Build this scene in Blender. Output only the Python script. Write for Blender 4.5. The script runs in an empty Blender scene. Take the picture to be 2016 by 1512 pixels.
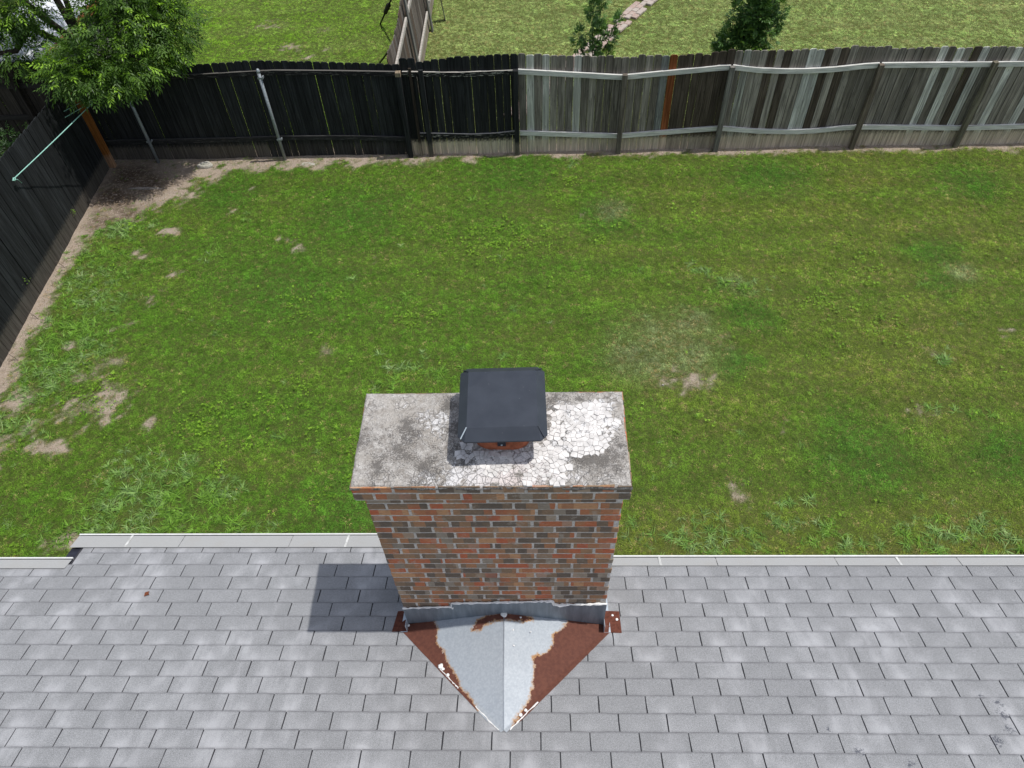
import bpy, bmesh, math, random
import numpy as np
from mathutils import Vector, Matrix, Euler
random.seed(7); RNG = np.random.default_rng(11)
S = bpy.context.scene
COL = S.collection

# ------------------------------------------------------------------ camera
cam_d = bpy.data.cameras.new('camera'); cam = bpy.data.objects.new('camera', cam_d); COL.objects.link(cam)
th, yw, ro = 0.8797, -0.0514, -0.0482
f = Vector((math.sin(yw)*math.cos(th), math.cos(yw)*math.cos(th), -math.sin(th)))
r = Vector((math.cos(yw), -math.sin(yw), 0)); u = r.cross(f)
r2 = r*math.cos(ro)+u*math.sin(ro); u2 = u*math.cos(ro)-r*math.sin(ro)
M = Matrix((r2, u2, -f)).transposed().to_4x4(); M.translation = (0, 0, 8.1978)
cam.matrix_world = M
cam_d.sensor_width = 36; cam_d.lens = 36*1437/2016; cam_d.clip_end = 1000; cam_d.clip_start = .05
S.camera = cam
# ------------------------------------------------------------------ light
W = bpy.data.worlds.new('World'); S.world = W; W.use_nodes = True
wn = W.node_tree; bg = wn.nodes['Background']; sky = wn.nodes.new('ShaderNodeTexSky')
sky.sky_type = 'NISHITA'; sky.sun_disc = False; sky.sun_elevation = math.radians(70); sky.sun_rotation = math.radians(86)
sky.air_density = 1.0; sky.dust_density = 1.5; sky.ozone_density = 1.0
hs = wn.nodes.new('ShaderNodeHueSaturation'); hs.inputs['Saturation'].default_value = .62; wn.links.new(sky.outputs[0], hs.inputs['Color'])
wn.links.new(hs.outputs[0], bg.inputs[0]); bg.inputs[1].default_value = 0.145
sd = bpy.data.lights.new('sun', 'SUN'); sd.energy = 3.3; sd.angle = math.radians(.6); sd.color = (1, .97, .92)
so = bpy.data.objects.new('sun', sd); COL.objects.link(so)
so.rotation_euler = Vector((.364, .026, 1)).to_track_quat('Z', 'Y').to_euler(); so.location = (5, 0, 20)
S.view_settings.view_transform = 'Standard'; S.view_settings.look = 'None'
S.view_settings.exposure = 0.0; S.view_settings.gamma = 1; S.view_settings.use_curve_mapping = False
S.render.engine = 'CYCLES'; S.cycles.max_bounces = 6; S.cycles.transparent_max_bounces = 4

# ------------------------------------------------------------------ numpy noise
def _h(ix, iy, s):
    n = (ix.astype(np.int64)*374761393 + iy.astype(np.int64)*668265263 + s*982451653) & 0x7fffffff
    n = ((n ^ (n >> 13))*1274126177) & 0x7fffffff
    return ((n ^ (n >> 16)) & 0xffff)/65535.
def vn(x, y, s=0):
    ix = np.floor(x); iy = np.floor(y); fx = x-ix; fy = y-iy
    fx = fx*fx*(3-2*fx); fy = fy*fy*(3-2*fy)
    a = _h(ix, iy, s); b = _h(ix+1, iy, s); c = _h(ix, iy+1, s); d = _h(ix+1, iy+1, s)
    return (a*(1-fx)+b*fx)*(1-fy)+(c*(1-fx)+d*fx)*fy
def fbm(x, y, s=0, o=4):
    t = 0; a = .5; n = 0
    for i in range(o):
        t = t+a*vn(x*2**i, y*2**i, s+i*17); n += a; a *= .55
    return t/n

# ------------------------------------------------------------------ object helpers
def tag(o, label=None, cat=None, group=None, kind=None):
    if label: o['label'] = label
    if cat: o['category'] = cat
    if group: o['group'] = group
    if kind: o['kind'] = kind
    return o
def link(name, me, mat=None, parent=None, loc=None):
    o = bpy.data.objects.new(name, me); COL.objects.link(o)
    if mat is not None and me is not None and not me.materials: me.materials.append(mat)
    if parent is not None: o.parent = parent
    if loc is not None: o.location = loc
    return o
def empty(name, loc=(0, 0, 0)):
    o = bpy.data.objects.new(name, None); COL.objects.link(o); o.location = loc; o.empty_display_size = .1; return o
class MB:
    def __init__(s): s.v = []; s.f = []; s.sm = False
    def add(s, v, f):
        n = len(s.v); s.v += [tuple(p) for p in v]; s.f += [tuple(i+n for i in q) for q in f]
    def box(s, x0, x1, y0, y1, z0, z1):
        s.add([(x0,y0,z0),(x1,y0,z0),(x1,y1,z0),(x0,y1,z0),(x0,y0,z1),(x1,y0,z1),(x1,y1,z1),(x0,y1,z1)],
              [(3,2,1,0),(4,5,6,7),(0,1,5,4),(1,2,6,5),(2,3,7,6),(3,0,4,7)])
    def prism(s, pts, d):                     # pts 3D polygon, extruded by vector d
        n = len(pts); d = Vector(d); a = [Vector(p) for p in pts]
        s.add(a+[p+d for p in a], [tuple(range(n))[::-1], tuple(range(n, 2*n))]+[(i,(i+1)%n,n+(i+1)%n,n+i) for i in range(n)])
    def tube(s, pts, rad, n=8, cap=True):
        pts = [Vector(p) for p in pts]; m = len(pts)
        if not hasattr(rad, '__len__'): rad = [rad]*m
        V = []
        for i, p in enumerate(pts):
            t = (pts[min(i+1, m-1)]-pts[max(i-1, 0)]).normalized()
            a = t.cross(Vector((0, 0, 1)) if abs(t.z) < .9 else Vector((1, 0, 0))).normalized(); b = t.cross(a)
            V += [p+(a*math.cos(2*math.pi*k/n)+b*math.sin(2*math.pi*k/n))*rad[i] for k in range(n)]
        F = [(i*n+k, i*n+(k+1)%n, (i+1)*n+(k+1)%n, (i+1)*n+k) for i in range(m-1) for k in range(n)]
        if cap: F += [tuple(range(n))[::-1], tuple(range((m-1)*n, m*n))]
        s.add(V, F)
    def mesh(s, name, smooth=False):
        me = bpy.data.meshes.new(name); me.from_pydata(s.v, [], s.f); me.validate()
        if smooth: me.shade_smooth()
        me.update(); return me
    def build(s, name, mat, parent=None, smooth=False, loc=None): return link(name, s.mesh(name, smooth), mat, parent, loc)
def bevel_mesh(me, w, seg=1):
    bm = bmesh.new(); bm.from_mesh(me); bmesh.ops.remove_doubles(bm, verts=bm.verts, dist=1e-6)
    bmesh.ops.bevel(bm, geom=list(bm.edges), offset=w, segments=seg, profile=.5, affect='EDGES'); bm.to_mesh(me); bm.free(); return me
def np_mesh(name, V, F):                       # F: (n,3) or (n,4) array
    me = bpy.data.meshes.new(name); V = np.asarray(V, np.float32); F = np.asarray(F, np.int32); k = F.shape[1]
    me.vertices.add(len(V)); me.vertices.foreach_set('co', V.ravel())
    me.loops.add(F.size); me.loops.foreach_set('vertex_index', F.ravel())
    me.polygons.add(len(F)); me.polygons.foreach_set('loop_start', np.arange(0, F.size, k, dtype=np.int32))
    me.polygons.foreach_set('loop_total', np.full(len(F), k, np.int32)); me.update(calc_edges=True); me.shade_flat(); return me
def fattr(me, name, arr, dom='POINT'):
    a = me.attributes.new(name, 'FLOAT', dom); a.data.foreach_set('value', np.asarray(arr, np.float32).ravel())
def cattr(me, name, arr, dom='POINT'):
    a = me.attributes.new(name, 'FLOAT_VECTOR', dom); a.data.foreach_set('vector', np.asarray(arr, np.float32).ravel())

# ------------------------------------------------------------------ material helpers
class MT:
    def __init__(s, name, rough=.8, spec=.3, col=(.5, .5, .5), metal=0.):
        s.m = bpy.data.materials.new(name); s.m.use_nodes = True; s.t = s.m.node_tree
        s.b = s.t.nodes['Principled BSDF']; s.b.inputs['Roughness'].default_value = rough
        s.b.inputs['Specular IOR Level'].default_value = spec; s.b.inputs['Metallic'].default_value = metal
        s.b.inputs['Base Color'].default_value = (*col, 1)
    def n(s, t, **k):
        nd = s.t.nodes.new(t)
        for a, v in k.items(): setattr(nd, a, v)
        return nd
    def l(s, a, b): s.t.links.new(a, b)
    def coord(s, kind='Object', scale=(1, 1, 1), rnd=False):
        c = s.n('ShaderNodeTexCoord' if kind != 'World' else 'ShaderNodeNewGeometry')
        o = c.outputs['Position'] if kind == 'World' else c.outputs[kind]
        if rnd:
            oi = s.n('ShaderNodeObjectInfo'); mm = s.math('MULTIPLY', oi.outputs['Random'], 47.)
            va = s.n('ShaderNodeVectorMath', operation='ADD'); s.l(o, va.inputs[0]); s.l(mm, va.inputs[1]); o = va.outputs[0]
        mp = s.n('ShaderNodeMapping'); mp.inputs['Scale'].default_value = scale; s.l(o, mp.inputs[0]); return mp.outputs[0]
    def noise(s, co, scale, detail=4, rough=.55, dist=0, out=0):
        q = s.n('ShaderNodeTexNoise'); q.inputs['Scale'].default_value = scale; q.inputs['Detail'].default_value = detail
        q.inputs['Roughness'].default_value = rough; q.inputs['Distortion'].default_value = dist; s.l(co, q.inputs['Vector']); return q.outputs[out]
    def voro(s, co, scale, feature='F1', out='Distance', rnd=1.):
        q = s.n('ShaderNodeTexVoronoi', feature=feature); q.inputs['Scale'].default_value = scale; q.inputs['Randomness'].default_value = rnd
        s.l(co, q.inputs['Vector']); return q.outputs[out]
    def math(s, op, a, b=None, clamp=False):
        q = s.n('ShaderNodeMath', operation=op, use_clamp=clamp)
        for i, v in enumerate((a, b)):
            if v is None: continue
            if isinstance(v, (int, float)): q.inputs[i].default_value = v
            else: s.l(v, q.inputs[i])
        return q.outputs[0]
    def ramp(s, x, a, b, o0=0., o1=1.):
        q = s.n('ShaderNodeMapRange', interpolation_type='SMOOTHSTEP')
        for k, v in (('From Min', a), ('From Max', b), ('To Min', o0), ('To Max', o1)): q.inputs[k].default_value = v
        s.l(x, q.inputs['Value']); return q.outputs[0]
    def cr(s, x, stops):
        q = s.n('ShaderNodeValToRGB'); e = q.color_ramp.elements
        while len(e) < len(stops): e.new(.5)
        for i, (p, c) in enumerate(stops): e[i].position = p; e[i].color = (*c, 1)
        s.l(x, q.inputs[0]); return q.outputs[0]
    def mix(s, fac, a, b, blend='MIX'):
        q = s.n('ShaderNodeMix', data_type='RGBA', blend_type=blend)
        for i, v in ((0, fac), (6, a), (7, b)):
            if isinstance(v, tuple): q.inputs[i].default_value = (*v, 1)
            elif isinstance(v, (int, float)): q.inputs[i].default_value = v
            else: s.l(v, q.inputs[i])
        return q.outputs[2]
    def attr(s, name, typ='GEOMETRY', out='Fac'):
        q = s.n('ShaderNodeAttribute', attribute_name=name, attribute_type=typ); return q.outputs[out]
    def col(s, c): s.l(c, s.b.inputs['Base Color']); return s
    def bump(s, h, strength=.5, dist=.01):
        q = s.n('ShaderNodeBump'); q.inputs['Strength'].default_value = strength; q.inputs['Distance'].default_value = dist
        s.l(h, q.inputs['Height']); s.l(q.outputs[0], s.b.inputs['Normal']); return s
def plain(name, col, rough=.6, spec=.3, metal=0., var=.25, scale=20):
    m = MT(name, rough, spec, col, metal); c = m.coord('World'); n = m.noise(c, scale, 5)
    m.col(m.mix(m.ramp(n, .3, .7), tuple(x*(1-var) for x in col), tuple(min(1, x*(1+var)) for x in col))); m.bump(n, .2, .002); return m.m

# ---- ground
def ground_material():
    m = MT('ground_soil', .95, .1); c = m.coord('World')
    d = m.attr('dirt'); dk = m.attr('litter'); nb = m.attr('dry')
    f1 = m.noise(c, 60, 6, .7); f2 = m.noise(c, 9, 5, .6); fs = m.noise(m.coord('World', (30, 130, 30)), 1, 3); f3 = m.voro(c, 45)
    soil = m.mix(m.ramp(f1, .3, .7), (.25, .195, .155), (.54, .45, .37))
    soil = m.mix(m.ramp(f2, .35, .7), soil, (.38, .31, .24))
    soil = m.mix(m.ramp(fs, .6, .7, 0, .6), soil, (.64, .54, .40))
    soil = m.mix(m.math('MULTIPLY', dk, m.ramp(m.noise(c, 18, 6, .75), .36, .50)), soil, (.11, .078, .055))
    th = m.mix(m.ramp(f1, .35, .65), (.045, .070, .014), (.105, .135, .032))
    th = m.mix(m.math('MULTIPLY', nb, .45), th, (.15, .15, .045))
    fac = m.ramp(m.math('ADD', d, m.math('MULTIPLY', m.math('ADD', m.math('SUBTRACT', f2, .5), m.math('SUBTRACT', f1, .5)), .9)), .12, .85)
    m.col(m.mix(fac, th, soil)); m.bump(m.math('ADD', f1, m.math('MULTIPLY', f3, .5)), .9, .02); return m.m
def blade_material(name, trans=.3):
    m = MT(name, .55, .25); t = m.attr('tint', 'INSTANCER', 'Color'); rb = m.attr('rb')
    c = m.mix(m.ramp(rb, 0, 1), m.mix(1., t, (.5, .55, .5), 'MULTIPLY'), m.mix(1., t, (1.6, 1.45, 1.4), 'MULTIPLY'))
    m.col(c); tr = m.n('ShaderNodeBsdfTranslucent'); m.l(c, tr.inputs[0]); ms = m.n('ShaderNodeMixShader'); ms.inputs[0].default_value = trans
    m.l(m.b.outputs[0], ms.inputs[1]); m.l(tr.outputs[0], ms.inputs[2]); m.l(ms.outputs[0], m.t.nodes['Material Output'].inputs[0]); return m.m
def leaf_material(name, dark, mid, young, trans=.35):
    m = MT(name, .45, .35); a = m.attr('young'); rb = m.attr('rb')
    c = m.mix(rb, dark, mid); c = m.mix(a, c, young); m.col(c)
    tr = m.n('ShaderNodeBsdfTranslucent'); m.l(m.mix(1., c, (1.3, 1.4, .6), 'MULTIPLY'), tr.inputs[0]); ms = m.n('ShaderNodeMixShader'); ms.inputs[0].default_value = trans*.75
    m.l(m.b.outputs[0], ms.inputs[1]); m.l(tr.outputs[0], ms.inputs[2]); m.l(ms.outputs[0], m.t.nodes['Material Output'].inputs[0]); return m.m
def shingle_material():
    m = MT('asphalt_shingle', .92, .15); w = m.coord('World'); oi = m.n('ShaderNodeObjectInfo')
    o = m.attr('row_pos'); tn = m.attr('tone')
    gr = m.noise(w, 230, 3, .8); g2 = m.noise(w, 90, 4, .75)
    base = m.mix(m.ramp(gr, .25, .75), (.14, .143, .148), (.395, .40, .41))
    base = m.mix(m.ramp(g2, .6, .75, 0, .35), base, (.50, .50, .51))
    big = m.noise(m.coord('World', (1.4, 1.1, 1.1)), 1.5, 4, .55, .6)
    st = m.noise(m.coord('World', (9, 2.2, 2.2)), 1, 4, .6, .3)
    tu = m.attr('tab_u'); ws = m.math('MULTIPLY', m.math('EXPONENT', m.math('MULTIPLY', m.math('POWER', m.math('ABSOLUTE', m.math('MULTIPLY', m.math('SUBTRACT', tu, .385), 5.5)), 2.), -1.)), m.ramp(o, .25, 1.))
    lt = m.math('ADD', m.math('MULTIPLY', m.math('MULTIPLY', m.ramp(big, .42, .62), m.ramp(st, .35, .72)), .8), m.math('MULTIPLY', ws, m.ramp(big, .3, .6, .1, .75)), True)
    base = m.mix(m.math('MULTIPLY', lt, .5), base, (.54, .54, .56))
    hv = m.n('ShaderNodeHueSaturation'); m.l(m.math('ADD', m.math('MULTIPLY', m.math('ADD', oi.outputs['Random'], tn), .11), .93), hv.inputs['Value']); m.l(base, hv.inputs['Color']); base = hv.outputs[0]
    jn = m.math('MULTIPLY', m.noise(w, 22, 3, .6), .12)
    ed = m.ramp(m.math('ADD', o, jn), .03, .22, .62, 0)          # dark, uneven band along the butt edge
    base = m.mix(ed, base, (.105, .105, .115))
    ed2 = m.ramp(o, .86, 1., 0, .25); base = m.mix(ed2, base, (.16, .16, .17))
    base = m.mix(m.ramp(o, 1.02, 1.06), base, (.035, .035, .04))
    spot = None                                                   # scuffed bare asphalt
    for (px, py, rad) in ((2.925, 1.435, .045), (2.91, 1.355, .055), (2.895, 1.26, .05), (1.795, 1.262, .03), (1.93, 1.12, .05), (2.78, 1.19, .06), (2.84, 1.48, .03), (2.2, 1.05, .04)):
        vm = m.n('ShaderNodeVectorMath', operation='DISTANCE'); vm.inputs[1].default_value = (px, py, 2.9+(2.4417-py)*.32); m.l(w, vm.inputs[0])
        k = m.ramp(vm.outputs['Value'], 0, rad*1.6, 1, 0); spot = k if spot is None else m.math('MAXIMUM', spot, k)
    sp = m.math('MULTIPLY', spot, 1.); sc = m.ramp(m.math('ADD', m.math('MULTIPLY', sp, .22), m.noise(w, 60, 6, .8)), .66, .74)
    base = m.mix(m.math('MULTIPLY', m.math('MULTIPLY', sc, m.ramp(sp, 0, .35)), .8), base, (.07, .075, .095))
    m.col(base); m.bump(gr, .55, .003); return m.m
def brick_material():
    m = MT('chimney_brick', .9, .15); oi = m.n('ShaderNodeObjectInfo'); w = m.coord('World'); tn = m.attr('tone')
    rnd = m.math('FRACT', m.math('ADD', oi.outputs['Random'], tn))
    g = m.n('ShaderNodeNewGeometry'); sp = m.n('ShaderNodeSeparateXYZ'); m.l(g.outputs['Position'], sp.inputs[0])
    crs = m.math('FLOOR', m.math('MULTIPLY', m.math('SUBTRACT', sp.outputs[2], 4.7475), 1/.0665)); wob = m.noise(m.coord('World', (20, 20, 30)), 1, 2)
    along = m.math('ADD', m.math('MULTIPLY', m.math('ADD', sp.outputs[0], sp.outputs[1]), 15.5), m.math('MULTIPLY', wob, .15)); seg = m.math('FLOOR', m.math('ADD', along, m.math('MULTIPLY', m.math('FRACT', m.math('MULTIPLY', crs, .37)), 1.)))
    cv = m.n('ShaderNodeCombineXYZ'); m.l(seg, cv.inputs[0]); m.l(crs, cv.inputs[1]); m.l(m.math('MULTIPLY', rnd, 13.), cv.inputs[2])
    wn_ = m.n('ShaderNodeTexWhiteNoise', noise_dimensions='3D'); m.l(cv.outputs[0], wn_.inputs['Vector']); wv = wn_.outputs['Value']
    zn = m.noise(m.coord('World', (3.2, 3.2, 5)), 1, 3, .6)
    x = m.math('ADD', m.math('MULTIPLY', rnd, .92), m.math('ADD', m.math('MULTIPLY', m.math('SUBTRACT', wv, .5), .85), m.math('MULTIPLY', m.math('SUBTRACT', zn, .5), .75)))
    x = m.math('ADD', x, .0)
    c = m.cr(x, [(0., (.16, .125, .095)), (.16, (.215, .155, .105)), (.30, (.29, .19, .115)), (.46, (.38, .215, .115)), (.60, (.45, .20, .095)), (.74, (.50, .165, .075)), (.87, (.54, .14, .065)), (1., (.56, .30, .15))])
    pale = m.math('MULTIPLY', m.math('GREATER_THAN', m.math('FRACT', m.math('MULTIPLY', wv, 7.31)), .80), m.ramp(rnd, .75, .35)); c = m.mix(m.math('MULTIPLY', pale, .6), c, (.42, .36, .28))
    q = m.noise(m.coord('World', (45, 45, 150)), 1, 4, .7); c = m.mix(m.ramp(q, .45, .75, 0, .5), c, (.15, .125, .10)); c = m.mix(m.ramp(q, .5, .25, 0, .3), c, (.55, .42, .32))
    ef = m.noise(w, 11, 7, .72); c = m.mix(m.ramp(ef, .55, .68, 0, .55), c, (.44, .39, .32)); so_ = m.noise(m.coord('World', (2.2, 2.2, 1.1)), 2.0, 5, .65); c = m.mix(m.ramp(so_, .5, .72, 0, .45), c, (.13, .11, .09))
    m.col(c); m.bump(m.noise(w, 110, 5, .7), .6, .004); return m.m
def crown_material():
    m = MT('crown_mortar', .95, .1); w = m.coord('World'); wh = m.attr('white'); dk = m.attr('dark'); pk = m.attr('pink')
    a = m.noise(w, 38, 7, .72); b = m.noise(w, 11, 5, .6); fi = m.noise(w, 150, 4, .7)
    c = m.mix(m.ramp(a, .3, .7), (.26, .235, .21), (.68, .65, .61)); c = m.mix(m.ramp(b, .4, .65, 0, .5), c, (.44, .40, .35))
    s = m.math('ADD', m.math('MULTIPLY', m.math('SUBTRACT', a, .5), 1.3), m.math('ADD', wh, m.math('MULTIPLY', m.math('SUBTRACT', b, .5), .5)))
    c = m.mix(m.ramp(s, .42, .6), c, m.mix(pk, (.80, .785, .775), (.76, .66, .62)))
    li = m.math('ADD', m.math('MULTIPLY', fi, .75), m.math('ADD', m.math('MULTIPLY', a, .45), m.math('SUBTRACT', m.math('MULTIPLY', m.math('MULTIPLY', dk, m.ramp(b, .3, .62)), .24), .06)))
    c = m.mix(m.ramp(li, .57, .70, 0, .85), c, (.125, .115, .105))

    ck = m.voro(m.coord('World', (1, 1, 0.01)), 26, 'DISTANCE_TO_EDGE'); cm = m.math('MULTIPLY', m.ramp(ck, .02, .055, 1, 0), m.ramp(wh, .12, .4))
    c = m.mix(m.math('MULTIPLY', cm, .45), c, (.22, .20, .185))
    m.col(c); m.bump(m.math('ADD', a, m.math('ADD', m.math('MULTIPLY', fi, .5), m.math('MULTIPLY', cm, -.5))), 1., .012); return m.m
def wood_material(name, worn):
    m = MT(name, .9, .12); oi = m.n('ShaderNodeObjectInfo'); co = m.coord('Object', (1, 1, 1), True)
    mp = m.n('ShaderNodeMapping'); mp.inputs['Scale'].default_value = (34, 34, 1.6); m.l(co, mp.inputs[0])
    g = m.noise(mp.outputs[0], 1, 6, .68, .6); mp2 = m.n('ShaderNodeMapping'); mp2.inputs['Scale'].default_value = (9, 9, 1.4); m.l(co, mp2.inputs[0])
    g2 = m.noise(mp2.outputs[0], 1, 4, .6)
    oc = oi.outputs['Color']
    c = m.mix(m.ramp(g, .3, .7), m.mix(1., oc, (.32, .32, .32), 'MULTIPLY'), m.mix(1., oc, (1.5, 1.49, 1.46), 'MULTIPLY'))
    c = m.mix(m.ramp(g2, .3, .7, 0, .65), c, m.mix(1., oc, (.6, .58, .56), 'MULTIPLY'))
    mp3 = m.n('ShaderNodeMapping'); mp3.inputs['Scale'].default_value = (16, 1, 3.4); m.l(co, mp3.inputs[0])
    kn = m.voro(mp3.outputs[0], 1.); c = m.mix(m.ramp(kn, .05, .13, .75, 0), c, m.mix(1., oc, (.3, .28, .27), 'MULTIPLY'))
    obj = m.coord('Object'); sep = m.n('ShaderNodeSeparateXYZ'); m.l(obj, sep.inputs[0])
    c = m.mix(m.ramp(m.math('ABSOLUTE', sep.outputs[0]), .060, .069, 0, .75), c, m.mix(1., oc, (.25, .24, .23), 'MULTIPLY'))  # board edges painted darker to stand in for shaded gaps between boards
    zz = m.math('ADD', sep.outputs[2], m.math('MULTIPLY', m.math('SUBTRACT', m.noise(obj, 30, 3), .5), .16))
    k = m.math('MULTIPLY', m.ramp(zz, .22, .34, 1, 0), oi.outputs['Alpha'])
    wc = m.mix(m.ramp(g, .3, .7), tuple(x*.6 for x in worn), tuple(min(1, x*1.3) for x in worn)); c = m.mix(k, c, wc)
    m.col(c); m.bump(g, .6, .004); return m.m
def cricket_material():
    m = MT('galvanised_sheet', .5, .4); w = m.coord('World'); ru = m.attr('rust')
    v = m.voro(w, 95, 'F1', 'Color'); n = m.noise(w, 30, 4)
    z = m.mix(m.ramp(v, .2, .9), (.36, .395, .435), (.42, .455, .49)); z = m.mix(m.ramp(n, .4, .8, 0, .4), z, (.45, .49, .525))
    e = m.math('ADD', ru, m.math('ADD', m.math('MULTIPLY', m.math('SUBTRACT', m.noise(w, 26, 6, .7), .5), 1.1), m.math('MULTIPLY', m.math('SUBTRACT', m.noise(w, 120, 3, .7), .5), .25)))
    z = m.mix(m.math('MULTIPLY', m.ramp(e, .22, .47), m.ramp(m.noise(w, 35, 4, .7), .3, .6, .35, 1.)), z, (.40, .22, .09)); rc = m.mix(m.ramp(m.noise(w, 40, 5), .3, .7), (.10, .034, .022), (.135, .048, .030))
    z = m.mix(m.ramp(e, .46, .54), z, rc); m.col(z)
    rr = m.ramp(e, .4, .5, .42, .8); m.l(rr, m.b.inputs['Roughness']); m.l(m.ramp(e, .4, .5, .15, 0), m.b.inputs['Metallic']); m.bump(n, .15, .004); return m.m
def guard_material():
    m = MT('gutter_mesh', .55, .3); w = m.coord('World', (260, 260, 1))
    ch = m.n('ShaderNodeTexChecker'); ch.inputs['Scale'].default_value = 1.; m.l(w, ch.inputs[0])
    n = m.noise(m.coord('World'), 7, 5); c = m.mix(ch.outputs[1], (.33, .33, .325), (.44, .44, .43)); c = m.mix(m.ramp(n, .45, .75, 0, .3), c, (.36, .34, .31)); m.col(c); return m.m

GROUND = ground_material(); SHING = shingle_material(); BRICK = brick_material(); CROWN = crown_material()
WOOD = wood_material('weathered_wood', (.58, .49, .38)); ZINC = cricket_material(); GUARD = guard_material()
BLADE = blade_material('grass_blade'); CRABM = blade_material('crabgrass_blade'); CLOV = blade_material('clover_leaf')
MORTAR = plain('mortar', (.56, .52, .47), .95, .1, scale=60); UNDER = plain('shingle_underlay', (.05, .05, .055), .95, .1)
WHITE = plain('white_gutter_paint', (.68, .68, .66), .45, .4, var=.06); STRAPM = plain('pale_strap', (.56, .56, .54), .6); TROUGH = plain('gutter_inside', (.30, .30, .29), .6)
SIDING = plain('house_brick_wall', (.28, .17, .12), .9); DARKTRIM = plain('dark_trim', (.022, .024, .035), .6)
CAPM = MT('cap_black_coat', .42, .45); _w = CAPM.coord('World'); _n = CAPM.noise(_w, 9, 5, .6)
_c = CAPM.mix(CAPM.ramp(_n, .3, .7), (.028, .034, .046), (.037, .044, .058)); _s = CAPM.voro(_w, 26); _c = CAPM.mix(CAPM.ramp(_s, .03, .06, .6, 0), _c, (.2, .2, .2))
CAPM.col(_c); CAPM.bump(CAPM.noise(_w, 300, 2), .08, .001); CAPM = CAPM.m
TERRA = plain('terracotta', (.36, .11, .055), .85, scale=40); CAULK = plain('white_sealant', (.82, .81, .78), .6, var=.08)
FLAKE = plain('flaking_white_coating', (.66, .635, .61), .9, .1, var=.20, scale=22)
STEEL = MT('counterflashing_steel', .5, .4, metal=.1); _w = STEEL.coord('World', (25, 25, 3)); _n = STEEL.noise(_w, 1, 5, .65)
STEEL.col(STEEL.mix(STEEL.ramp(_n, .35, .75), (.15, .18, .205), (.24, .275, .305))); STEEL = STEEL.m
SIDEF = plain('side_flashing_metal', (.47, .53, .58), .45, .4, .2, var=.1); RUST = plain('rusted_metal', (.12, .042, .028), .85, .15, scale=50)
PIPE = plain('galvanised_pipe', (.28, .31, .33), .5, .4, .3, var=.15, scale=30); IRON = plain('dark_iron', (.03, .022, .02), .7)
CORD = plain('mint_cord', (.33, .62, .53), .7, var=.1); BARK = plain('bark', (.055, .045, .035), .95, var=.4, scale=30)
TWIG = plain('twig_bark', (.12, .095, .075), .9); STONE = plain('pale_stone', (.44, .42, .36), .9, scale=45); SLAB = plain('grey_slab', (.27, .24, .21), .95, scale=40)
PAVER = MT('pink_paver', .9, .15); _w = PAVER.coord('World'); _oi = PAVER.n('ShaderNodeObjectInfo')
PAVER.col(PAVER.mix(PAVER.ramp(PAVER.noise(_w, 30, 5), .35, .7), PAVER.cr(_oi.outputs['Random'], [(0, (.34, .22, .18)), (.5, (.42, .31, .26)), (1, (.40, .36, .31))]), (.46, .40, .35))); PAVER = PAVER.m
SHEDW = plain('white_roof_sheet', (.74, .76, .80), .5, .3, var=.05); SHEDR = plain('rust_brown_trim', (.35, .12, .05), .7); SHEDG = plain('shed_wall', (.18, .17, .16), .9)
BROWNLEAF = plain('dead_leaf', (.17, .055, .025), .8, scale=90)

# ================================================================== GROUND
FX0 = lambda y: -8.0-.105*(y-4)*0-0.047*(y-4)          # x of the side fence face, y from the house
DIRT = [(-8.0,12.2,.6,2),(-7.5,12.2,.55,2),(-7.0,12.1,.45,2),(-6.5,12.25,.38,1.6),(-7.3,11.7,.6,1.8),(-7.9,11.5,.5,1.8),(-7.6,11.0,.4,1.2),(-8.05,10.8,.35,1.3),(-6.7,11.5,.3,1.1),(-5.9,12.45,.3,1.3),(-5.3,12.5,.28,1.3),(-4.7,12.5,.28,1.3),(-4.1,12.52,.26,1.3),(-3.4,12.52,.26,1.3),(-2.8,12.55,.24,1.2),(-2.1,12.55,.24,1.2),(-1.2,12.58,.2,1.1),
 (-6.69,7.0,.26,.75),(-6.45,7.25,.17,.7),(-6.27,6.55,.32,.8),(-6.15,6.3,.2,.75),(-6.77,6.42,.22,.75),(-6.43,5.96,.14,.6),(-7.21,6.06,.19,.75),(-7.68,6.52,.28),(-7.62,5.7,.25),(-6.98,5.71,.13),(-6.62,5.65,.16),(-7.5,5.35,.2),(-6.59,10.35,.14),(-5.36,11.76,.1),(-4.43,10.15,.1),(-5.63,10.91,.1),(-4.2,9.95,.12),
 (-5.51,6.05,.1),(2.18,6.82,.26,.62),(2.5,6.88,.18,.55),(1.8,6.78,.16,.5),(2.86,7.65,.16,.6),(2.85,7.45,.13,.55),(-6.16,9.26,.1),(-6.96,9.8,.12),(-6.6,8.0,.13),(-7.2,7.6,.12),(-1.9,4.05,.14),(-4.6,4.2,.16),(-6.0,4.2,.16),(-5.2,18.2,.2,.55),(-5.9,17.3,.25,.6),(-6.6,18.6,.3,.5),(-4.9,17.2,.14,.5),(-3.6,15.9,.2,.6),(-5.3,16.9,.18,.5),(3.3,6.0,.14,.4),(5.9,7.4,.14,.5),(7.1,7.7,.12,.5),(2.6,4.9,.2,.5),(.9,10.7,.12,.6),(-2.7,9.6,.1,.5),(-1.3,4.6,.2,.4),(-3.2,7.4,.12,.5),(-6.3,8.7,.2,.45),(5.3,6.2,.2,.4)]
PALE = [(1.9,7.61,.55),(1.45,7.35,.42),(2.35,7.95,.36),(1.76,7.1,.42),(2.3,7.3,.45),(6.95,9.0,.25),(3.3,8.8,.22),(1.4,10.85,.25)]
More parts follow.
